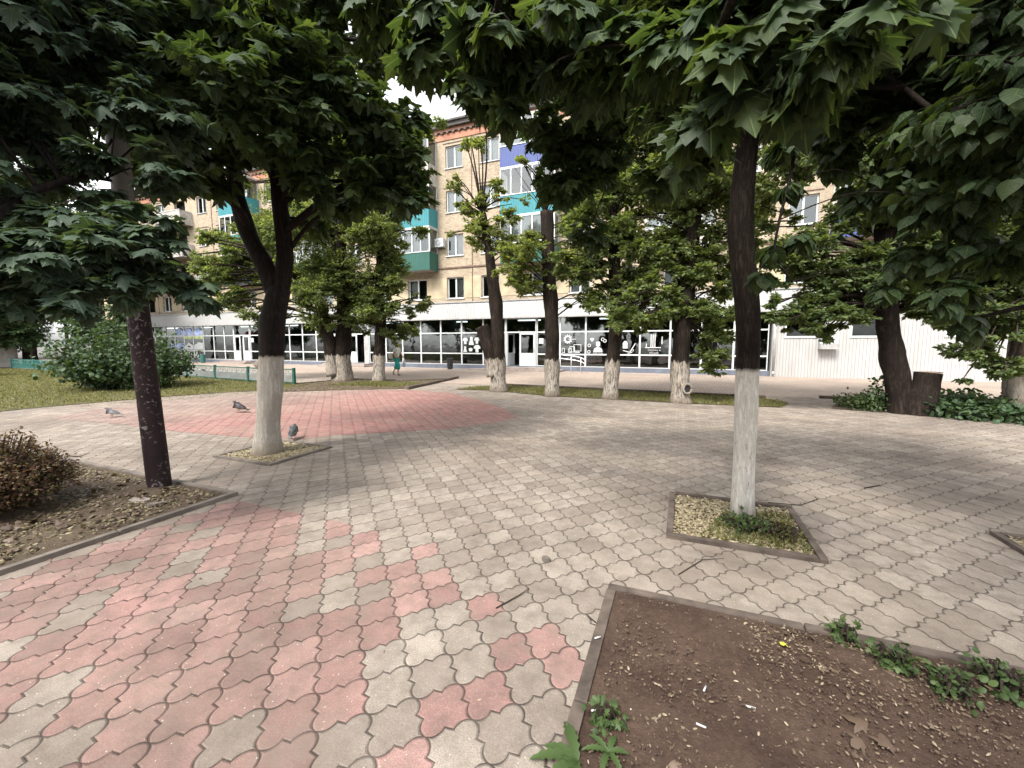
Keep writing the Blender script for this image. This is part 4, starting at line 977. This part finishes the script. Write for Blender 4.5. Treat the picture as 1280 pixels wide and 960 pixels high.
row("dark trunk leaning left beside the sawn stump before the white clad wall", 1128, 516, [(1122,480,0),(1114,440,0),(1108,390,0),(1108,340,0),(1104,260,0),(1100,180,0),(1090,80,0)], [.34,.29,.27,.25,.24,.20,.15,.08],
    [(1040,350,0,.6),(1080,330,-.2,.6),(1010,335,0,.4),(1020,380,-.2,.4),(985,390,-.1,.25),(1150,330,-.2,.7),(1190,350,-.2,.6),(1120,260,0,.8),(1170,250,0,.8),(1220,280,-.2,.8),(1080,190,0,.9),(1150,160,0,1.0),(1020,180,.3,.8),(1050,100,0,1.0),(1130,60,0,1.1),(1220,150,0,1.0),(1240,50,0,1.1),(1060,390,-.1,.3),(1180,395,-.2,.35),(1020,300,0,.5),(980,130,.5,.8),(1240,340,-.3,.6),(1220,390,-.3,.4),(980,60,.5,.8),(1030,415,-.2,.15),(1010,400,-.2,.25),(1150,380,-.3,.3)], leaf='elm_d', bark='bark_s', tw=70)
row("thick pale trunk cut by the right edge of the photo", 1274, 524, [(1272,490,0),(1276,460,0),(1282,400,0),(1290,330,0),(1290,200,0)], [.30,.27,.24,.22,.2,.1],
    [(1250,400,-.2,.4),(1270,350,-.2,.6),(1230,430,-.1,.3),(1215,400,0,.35),(1290,300,0,.7),(1240,460,-.2,.25),(1255,250,0,.7),(1290,180,0,.8),(1200,440,0,.2),(1300,80,0,1.0),(1260,300,-.3,.5)], leaf='elm_d', bark='bark_w')
# sawn stump
bs = gp(1150, 518); dS = bs.y; st = empty("tree_stump", bs); tag(st, "sawn tree stump leaning right beside the dark trunk", "stump")
mb = MB(); pp, rr_ = smooth_path([Vector((0,0,-.05)), wp(1153,495,dS)-bs, wp(1158,480,dS)-bs, wp(1161,466,dS)-bs], [.34,.27,.25,.26], 6); mb.tube(pp, rr_, 20); mb.v = lumpy(mb.v, bs, .05, 4); mb.build("stump_body", M['bark_s'], st, True)
top = pp[-1]; MB().tube([top + Vector((0,0,.002)), top + Vector((0,0,.02))], [.235,.225], 20).build("cut_face", M['wood_cut'], st)

# trees far behind
def far(lab, p, h, r, n, leaf, size=.16, group="trees far behind the lawn"):
    cl = [(Vector(p) + Vector((random.uniform(-r,r)*.7, random.uniform(-r,r)*.7, h*(.35+.6*random.random()))), r*.55) for _ in range(n)]
    tree(lab, p, [([Vector(p)-Vector((0,0,.05)), Vector(p)+Vector((.1,0,h*.4)), Vector(p)+Vector((0,.1,h*.9))], [.22,.16,.05])], cl, M['bark_s'], M[leaf], OVAL, size, .9, group, name="far_tree", twig_n=50, per=22, extra=.9, droop=.1)
far("tall pale tree far behind the left lawn, nearest the photo's left edge", (-39, 34, 0), 17, 5, 16, 'bush', .25)
far("low dark tree behind the left end of the teal fence", (-36, 25.5, 0), 5.0, 2.6, 9, 'bush', .16)
far("round tree behind the teal fence close to the big bush", (-25.0, 25.5, 0), 4.6, 2.2, 8, 'bush', .15)
far("tall tree in front of the far left end of the apartment block", (-33, 33, 0), 12, 3.6, 12, 'elm', .2)

far("tall green tree far behind the kiosk at the left edge", (-58, 40, 0), 14, 6, 16, 'bush', .3)
far("broad tree far behind between kiosk and apartment block", (-50, 48, 0), 13, 6, 16, 'bush', .3)
far("bushy tree behind the teal fence left of the kiosk", (-35, 30, 0), 6, 3, 10, 'bush', .2)
far("tall dense tree beyond the left end of the apartment block", (-66, 62, 0), 17, 8, 18, 'elm', .4)

PG = "park trees on the far side of the plaza, behind the viewpoint"
for i, (u, v) in enumerate(((-56,-14),(-48,-12),(-40,-15),(-32,-12),(-24,-12),(-17,-15),(-10,-13),(-3,-15),(4,-13),(11,-15),(18,-12),(25,-15))):
    far("park tree standing behind the viewpoint, seen only in shop window reflections", uv(u, v - 8), 16, 6, 20, 'elm_d', .42, PG)

# ---- shrubs
def shrub(lab, p, rx, h, n, leaf, size, tpl=OVAL, group=None, name="shrub", stems=14, per=16, tw=40, cat="bush", stem_mat='twig'):
    p = Vector(p); root = empty(name, p); tag(root, lab, cat, group); mb = MB(); Pos = []; Dir = []
    for k in range(n):
        a = random.uniform(0, 2*math.pi); rr_ = random.random()**.5*rx; hh = h*(1-(rr_/rx)**2*.55)*random.uniform(.45, 1.0)
        e = Vector((math.cos(a)*rr_, math.sin(a)*rr_, hh)); b0 = e*.18; b0.z = 0; mid = (b0+e)/2 + Vector((e.x*.12, e.y*.12, .06))
        mb.tube([b0, mid, e], [.010, .007, .003], 3, cap=False)
        ts = rng.uniform(.15, 1.05, per); tw_ = np.array([b0, mid, e]); q = (1-ts)[:,None]**2*tw_[0]+2*((1-ts)*ts)[:,None]*tw_[1]+(ts**2)[:,None]*tw_[2]
        side = unit(per); Pos.append(q + side*size*rng.uniform(.3, 1.6, (per,1))); d_ = side + np.array([0,0,-.15]); Dir.append(d_)
    mb.build("stems", M[stem_mat], root)
    Pos = np.concatenate(Pos); Dir = np.concatenate(Dir); Pos[:,2] = np.maximum(Pos[:,2], .02)
    leaf_mesh("foliage", Pos, Dir, unit(len(Pos))*.7+np.array([0,0,1.0]), size*rng.uniform(.6,1.2,len(Pos)), tpl, M[leaf], root); return root
bb = gp(135, 487)
shrub("large spreading green bush on the lawn behind the maroon post", bb + Vector((0,.7,0)), 2.2, 2.6, 420, 'bush', .13, SHORT, per=22)
shrub("low bright green bush growing at the right foot of the large lawn bush", gp(185,486), .9, .8, 160, 'weed', .09, per=18)
shrub("dense bush behind the teal fence at the far left", (-31, 21.0, 0), 2.2, 3.0, 240, 'bush', .16, SHORT, per=20)
shrub("loose bush left of the large lawn bush, before the teal fence", (-27.2, 20.5, 0), 1.3, 1.7, 150, 'bush', .14, SHORT, per=20)
hb = gp(20, 640)
shrub("dry brown-leaved hedge bush cut by the left edge of the photo", (-4.95, 3.75, 0.02), .66, .84, 800, 'hedge', .028, SHORT, per=30, name="hedge_bush")
shrub("leafy suckers and grass at the foot of the dark leaning trunk", gp(1085,511), .8, .45, 160, 'weed', .08, per=14)
shrub("broad-leaved green shrub between the stump and the thick pale trunk", gp(1215,520), 1.1, .55, 200, 'bush', .11, SHORT, per=16)
shrub("slender sucker plant rising left of the dark leaning trunk", gp(1098,513), .35, .95, 26, 'bush', .09, SHORT, per=10)
shrub("green ivy plants round the whitewashed foot of the right maple", uv(.56,3.95,.01), .22, .11, 34, 'weed', .035, MAPLE_M, per=9, name="ground_plant", cat="plant")
shrub("grassy weeds in the right part of the maple planter", uv(.80,3.9,.01), .20, .10, 60, 'grass', .03, per=7, name="ground_plant", cat="plant")
WG = "weeds along the kerb of the dark soil bed"
for (x, y, r_, h_, n_, lab) in ((1055,800,.07,.07,12,"small weed under the yellow leaf side of the soil bed kerb"),(1115,832,.10,.10,20,"green broad-leaved weed growing against the soil bed kerb"),(1190,868,.10,.09,26,"bluish clover weed near the right end of the soil bed kerb"),(1250,862,.13,.12,26,"leafy weed at the kerb by the photo's right edge"),(755,905,.06,.06,12,"small weed inside the left kerb of the soil bed")):
    shrub(lab, gp(x, y, .02), r_, h_, n_, 'weed', .032, MAPLE_M if n_ < 22 else SHORT, WG, "weed", per=6, cat="weed")
# rosette weeds on the near corner
def rosette(lab, p, n, L, wdt, tilt=.35, ang0=0, spread=2*math.pi):
    root = empty("rosette_weed", p); tag(root, lab, "weed")
    for i in range(n):
        a = ang0 + spread*i/n + random.uniform(-.2,.2); l_ = L*random.uniform(.75,1.1); m_ = 12; v = []; fcs = []
        for j in range(m_+1):
            t = j/m_; ww = wdt*math.sin(math.pi*min(1, t*.9+.08))**.8*(1 if j % 2 else .62); r_ = l_*t; z_ = .012+tilt*l_*(t-1.05*t*t)
            for s_ in (-1, 0, 1): v.append((math.cos(a)*r_-math.sin(a)*ww*s_, math.sin(a)*r_+math.cos(a)*ww*s_, z_+abs(s_)*.006))
        for j in range(m_):
            for q in (0, 1): fcs.append((3*j+q, 3*j+q+1, 3*j+q+4, 3*j+q+3))
        mobj("leaf", v, fcs, M['weed'], root, True)
rosette("jagged-leaved thistle rosette on the paving at the bottom edge", gp(722,955,.005), 5, .17, .028, .5, 1.9, 3.2)
rosette("small dandelion rosette inside the soil bed at the bottom edge", gp(760,945,.02), 6, .10, .016, .6)

# ================================================================= LEANING POST
pb = gp(200, 611); dP = pb.y; top = wp(146,175,dP) - pb; dirp = top.normalized()
po = empty("lamp_post", pb); tag(po, "dark maroon leaning lamp post with chipped paint in the left bed", "lamp post")
mb = MB(); pts_ = [dirp*t for t in [-.1,.0,.5,1,1.5,2,2.5,3,4,5,6,7]]; mb.tube(pts_, [.112,.110,.107,.104,.101,.098,.095,.092,.088,.083,.078,.074], 20); mb.build("shaft", M['post'], po, True)
MB().tube([Vector((0,0,-.03)), Vector((0,0,.035))], [.16,.15], 16).build("base_collar", M['kerb'], po)
tp = dirp*7
MB().tube([tp, tp+Vector((.3,.25,.35)), tp+Vector((.8,.6,.45))], [.04,.035,.03], 10).build("lamp_arm", M['gutter'], po, True)
MB().tube([tp+Vector((.75,.56,.45)), tp+Vector((.95,.72,.46)), tp+Vector((1.25,.95,.44))], [.06,.12,.05], 12).build("lamp_head", M['gutter'], po, True)
# stones and slab bits in the left bed
for i, (x, y, s_, lab) in enumerate(((176,627,.09,"flat pale concrete shard lying in the left bed"),(196,631,.07,"small grey concrete shard beside the pale one"),(683,701,.05,"pale broken tile chip on the paving left of the soil bed"))):
    p = gp(x, y, .02 if i < 2 else .004); n = 7; mb = MB(); mb.poly([(s_*random.uniform(.7,1.1)*math.cos(2*math.pi*k/n)*(1.3 if i < 2 else .8), s_*random.uniform(.7,1)*math.sin(2*math.pi*k/n)*.7) for k in range(n)], 0, .025)
    o = mb.build("stone_shard", M['kerbg'] if i else simple("pale_concrete", (.24,.21,.19)), loc=p); tag(o, lab, "stone"); o.rotation_euler = (.06*(i-1), .05, i)
# twigs and butts
def twig(pts, r, lab):
    P = [gp(x, y, .008) for x, y in pts]; b = P[0]; mb = MB(); mb.tube([p-b+Vector((0,0,.004*(i%2))) for i, p in enumerate(P)], [r]*(len(P)-1)+[r*.4], 5)
    o = mb.build("fallen_twig", M['twig'], loc=b); tag(o, lab, "twig")
twig([(88,570),(100,571),(112,566)], .006, "crooked fallen twig beyond the kerb of the hedge bed")
twig([(960,628),(1000,632),(1022,624),(1018,621)], .004, "bent fallen twig behind the right planter")
twig([(1080,610),(1100,607),(1102,608)], .006, "short dark twig on the bright paving right of the planter")
twig([(828,740),(870,718),(905,698)], .0035, "thin twig on the paving between planter and soil bed") if False else None
twig([(848,718),(878,700),(905,698)], .0035, "thin twig on the paving below the right planter")
twig([(620,760),(650,744),(662,735)], .004, "curved dark twig on the grey tiles left of the soil bed")
twig([(735,770),(755,787),(765,792)], .004, "twig lying across the left kerb of the soil bed")
for i, (x, y, a_, lab) in enumerate(((747,797,.4,"cigarette butt on the left kerb of the soil bed"),(789,884,1.2,"upper cigarette butt in the soil near the left kerb"),(744,888,.2,"cigarette butt left of the others, low by the kerb"),(938,884,-.3,"cigarette butt in the middle of the soil bed"),(876,907,-.5,"cigarette butt nearest the bottom of the soil bed"),(881,861,.9,"cigarette butt tilted in the soil above the centre"))):
    p = gp(x, y, .035); mb = MB(); mb.tube([Vector((-.018,0,0)), Vector((.02,0,.002))], [.0042,.0042], 8); o = mb.build("cigarette_butt", M['sticker'], loc=p, smooth=True); o.rotation_euler = (0,.1,a_); tag(o, lab, "cigarette butt", "cigarette butts in the soil bed")
# yellow leaf
p = gp(982,806,.045); o = leaf_mesh("yellow_leaf", np.array([[0,0,0]]), np.array([[.3,1,.1]]), np.array([[.1,-.4,1.0]]), [.045], HEART, simple("yellow_leaf", (.55,.55,.06), .6)); o.location = p; tag(o, "single bright yellow-green leaf on the dark soil", "leaf")
LG = "dry leaves in the corner of the soil bed"
for x, y, s_, lab in ((1085,905,.07,"large dry leaf on the right part of the soil"),(1110,935,.06,"curled dry leaf lowest of the three on the soil"),(1078,925,.05,"small dry leaf left of the curled one")):
    a_ = random.uniform(0,6); o = leaf_mesh("dry_leaf", np.array([[0,0,0]]), np.array([[math.cos(a_),math.sin(a_),.25]]), np.array([[.2,-.4,1.0]]), [s_*1.1], MAPLE_M, M['litter_d']); o.location = gp(x,y,.045); tag(o, lab, "leaf", LG)

# ================================================================= PIGEONS
def eval_skin(name, joints, edges, mat, parent=None, sub=2, root=0):
    me = bpy.data.meshes.new(name); me.from_pydata([j[0] for j in joints], edges, []); o = bpy.data.objects.new(name, me); COL.objects.link(o)
    sk = o.modifiers.new("s", 'SKIN'); sk.use_smooth_shade = True
    for i, j in enumerate(joints):
        r = j[1]; me.skin_vertices[0].data[i].radius = (r, r) if isinstance(r, (int, float)) else r
        me.skin_vertices[0].data[i].use_root = (i == root)
    ss = o.modifiers.new("u", 'SUBSURF'); ss.levels = sub; ss.render_levels = sub
    dg = bpy.context.evaluated_depsgraph_get(); m2 = bpy.data.meshes.new_from_object(o.evaluated_get(dg)); bpy.data.objects.remove(o)
    m2.name = name; m2.materials.clear(); m2.materials.append(mat); m2.polygons.foreach_set("use_smooth", [True]*len(m2.polygons))
    o = bpy.data.objects.new(name, m2); COL.objects.link(o)
    if parent: o.parent = parent
    return o
def pigeon(p, rz, lab, body, wing, scale=1.0, nod=0.0):
    root = empty("pigeon", p, rz); root.scale = (scale,)*3; tag(root, lab, "pigeon", "pigeons on the pink paving")
    J = [((-.17,0,.075),.008),((-.11,0,.095),.022),((-.05,0,.115),.045),((.01,0,.125),.056),((.055,0,.145),.046),((.078,0,.185+nod),.026),((.088,0,.215+nod),.024),((.112,0,.214+nod),.012),((.132,0,.206+nod),.005)]
    b = eval_skin("body", J, [(i,i+1) for i in range(8)], body, root, 2, 3)
    for s_ in (-1, 1):
        mb = MB(); n = 8; v = []
        for i in range(n+1):
            t = i/n; x_ = .06-.22*t; hh = .042*math.sin(math.pi*min(1,t*.85+.15))**.7; y_ = s_*(.050*math.sin(math.pi*(t*.8+.18))+.010)
            v += [(x_, y_*.75, .15-.055*t+hh*.5), (x_, y_*1.08, .135-.055*t), (x_, y_*.95, .115-.045*t-hh*.3)]
        mobj("wing", v, [(3*i+k, 3*i+3+k, 3*i+4+k, 3*i+1+k) for i in range(n) for k in (0,1)], wing, root, True)
        mb = MB(); mb.tube([(.0,s_*.02,.08),(.008,s_*.022,.03),(.0,s_*.022,.006)], [.006,.004,.004], 6)
        for da in (-.5,0,.5): mb.tube([(.0,s_*.022,.006),(.03*math.cos(da),s_*.022+.03*math.sin(da),.004)], [.004,.002], 4)
        mb.build("leg", M['pigleg'], root)
    mobj("tail", [(-.12,-.02,.095),(-.12,.02,.095),(-.215,.03,.062),(-.215,-.03,.062),(-.12,-.02,.087),(-.12,.02,.087),(-.215,.03,.057),(-.215,-.03,.057)], [(0,1,2,3),(7,6,5,4),(0,4,5,1),(1,5,6,2),(2,6,7,3),(3,7,4,0)], wing, root)
M['pigleg'] = simple("pigeon_leg", (.35,.10,.08), .6, .1, 9, bump=0)
M['pig_d'] = simple("dark_pigeon", (.045,.040,.045), .5, .3, 30, bump=0); M['pig_dw'] = simple("dark_wing", (.06,.052,.05), .6, .4, 20, bump=0)
M['pig_g'] = simple("grey_pigeon", (.12,.12,.13), .5, .2, 20, bump=0); M['pig_gw'] = simple("grey_wing", (.17,.17,.18), .6, .3, 15, bump=0)
M['pig_b'] = simple("checkered_pigeon", (.045,.05,.055), .5, .3, 25, bump=0); M['pig_bw'] = simple("checkered_wing", (.11,.115,.11), .6, .7, 35, bump=0)
pigeon(gp(140,522), R(190), "grey pigeon standing at the far left of the paving", M['pig_g'], M['pig_gw'])
pigeon(gp(299,516), R(168), "dark brown pigeon walking left of the whitewashed trunk", M['pig_d'], M['pig_dw'], 1.25)
pigeon(gp(367,549), R(105), "checkered pigeon seen from behind, right of the whitewashed trunk", M['pig_b'], M['pig_bw'], 1.1)

# ================================================================= PERSON
M['skin'] = simple("skin", (.50,.29,.20), .6, .1, 9, bump=0); M['hair'] = simple("auburn_hair", (.12,.045,.03), .7, .3, 30, bump=0)
M['blouse'] = simple("pale_blouse", (.52,.55,.49), .85, .25, 14, bump=.2); M['trouser'] = simple("teal_trousers", (.03,.30,.26), .8, .2, 5)
M['bagm'] = simple("grey_bag", (.50,.49,.46), .8, .2, 8); M['strap'] = simple("dark_shoe", (.10,.07,.055), .6, .2, 9, bump=0); M['bagp'] = simple("pale_plastic_bag", (.55,.62,.78), .4, .2, 6)
pr = empty("person", gp(496.5,469), TH); tag(pr, "person in pale blouse and wide teal trousers walking right, bag on shoulder", "person")
J = [((0,0,.93),(.12,.10)),((.01,0,1.12),(.11,.09)),((.02,0,1.30),(.13,.09)),((.03,0,1.40),.07),((.05,0,1.47),.045),((.07,0,1.55),.075),((.075,0,1.63),.07),
     ((.03,-.17,1.36),.045),((-.05,-.21,1.12),.036),((.12,-.20,.95),.028),((.19,-.19,.92),.022),
     ((.03,.17,1.36),.045),((.10,.21,1.12),.036),((.24,.20,.93),.028),((.30,.20,.88),.022),
     ((.02,-.09,.86),.085),((.14,-.09,.50),.055),((.14,-.09,.10),.032),((.22,-.09,.035),.028),
     ((-.02,.09,.86),.085),((-.06,.09,.50),.055),((-.30,.09,.17),.032),((-.26,.09,.06),.026)]
E_ = [(0,1),(1,2),(2,3),(3,4),(4,5),(5,6),(2,7),(7,8),(8,9),(9,10),(2,11),(11,12),(12,13),(13,14),(0,15),(15,16),(16,17),(17,18),(0,19),(19,20),(20,21),(21,22)]
eval_skin("body", J, E_, M['skin'], pr)
eval_skin("hair", [((.02,0,1.56),.07),((.055,0,1.635),.085),((.09,0,1.68),.05)], [(0,1),(1,2)], M['hair'], pr)
eval_skin("blouse", [((0,0,.90),(.16,.14)),((.01,0,1.12),(.15,.125)),((.02,0,1.30),(.155,.12)),((.03,0,1.40),.085),((.03,-.18,1.36),.065),((-.03,-.22,1.16),.058),((.03,.18,1.36),.065),((.08,.22,1.16),.058)], [(0,1),(1,2),(2,3),(2,4),(4,5),(2,6),(6,7)], M['blouse'], pr)
eval_skin("trousers", [((0,0,.93),(.15,.13)),((.03,-.09,.82),.125),((.13,-.09,.50),.125),((.15,-.09,.27),.13),((-.02,.09,.82),.12),((-.07,.09,.50),.11),((-.19,.09,.32),.10)], [(0,1),(1,2),(2,3),(0,4),(4,5),(5,6)], M['trouser'], pr)
eval_skin("shoe", [((.10,-.09,.03),.035),((.19,-.09,.03),.042),((.27,-.09,.022),.025)], [(0,1),(1,2)], M['strap'], pr)
eval_skin("shoe", [((-.34,.09,.12),.032),((-.28,.09,.055),.038),((-.24,.09,.02),.024)], [(0,1),(1,2)], M['strap'], pr)
bg_ = MB(); bg_.box(-.30,-.08,-.30,-.20,.86,1.12); b_ = bg_.build("bag", M['bagm'], pr); bv = b_.modifiers.new("b", 'BEVEL'); bv.width = .03; bv.segments = 3
MB().tube([(-.20,-.25,1.12),(-.02,-.15,1.42),(.02,.0,1.42)], [.012,.012,.012], 5).build("bag_strap", M['strap'], b_)
bg_ = eval_skin("carrier_bag", [((.31,.2,.86),.02),((.31,.2,.72),(.07,.05)),((.31,.2,.50),(.11,.07)),((.31,.2,.42),(.10,.06))], [(0,1),(1,2),(2,3)], M['bagp']); bg_.location = pr.location; bg_.rotation_euler = (0,0,TH); tag(bg_, "pale blue plastic carrier bag held by the walking person", "bag")

# ================================================================= FAR LEFT: kiosk and car
kq = empty("kiosk", (-37.7, 29, 0), R(-10)); tag(kq, "pale kiosk with red fascia far behind the bushes at the left edge", "kiosk")
MB().box(-2.2,2.2,-1.2,1.2,0,2.55).build("wall", simple("kiosk_wall", (.62,.60,.58)), kq)
MB().box(-2.4,2.4,-1.45,1.3,2.553,3.0).build("fascia", M['red'], kq); MB().box(-2.3,2.3,-1.35,1.25,3.003,3.1).build("roof", M['roof'], kq)
wq = MB().box(-1.7,-.2,-1.25,-1.203,.9,2.1).build("window", M['white'], kq); MB().box(-1.62,-.28,-1.262,-1.252,.98,2.02).build("pane", M['carglass'], wq)
MB().box(.6,1.5,-1.24,-1.203,.05,2.1).build("door", M['gutter'], kq)
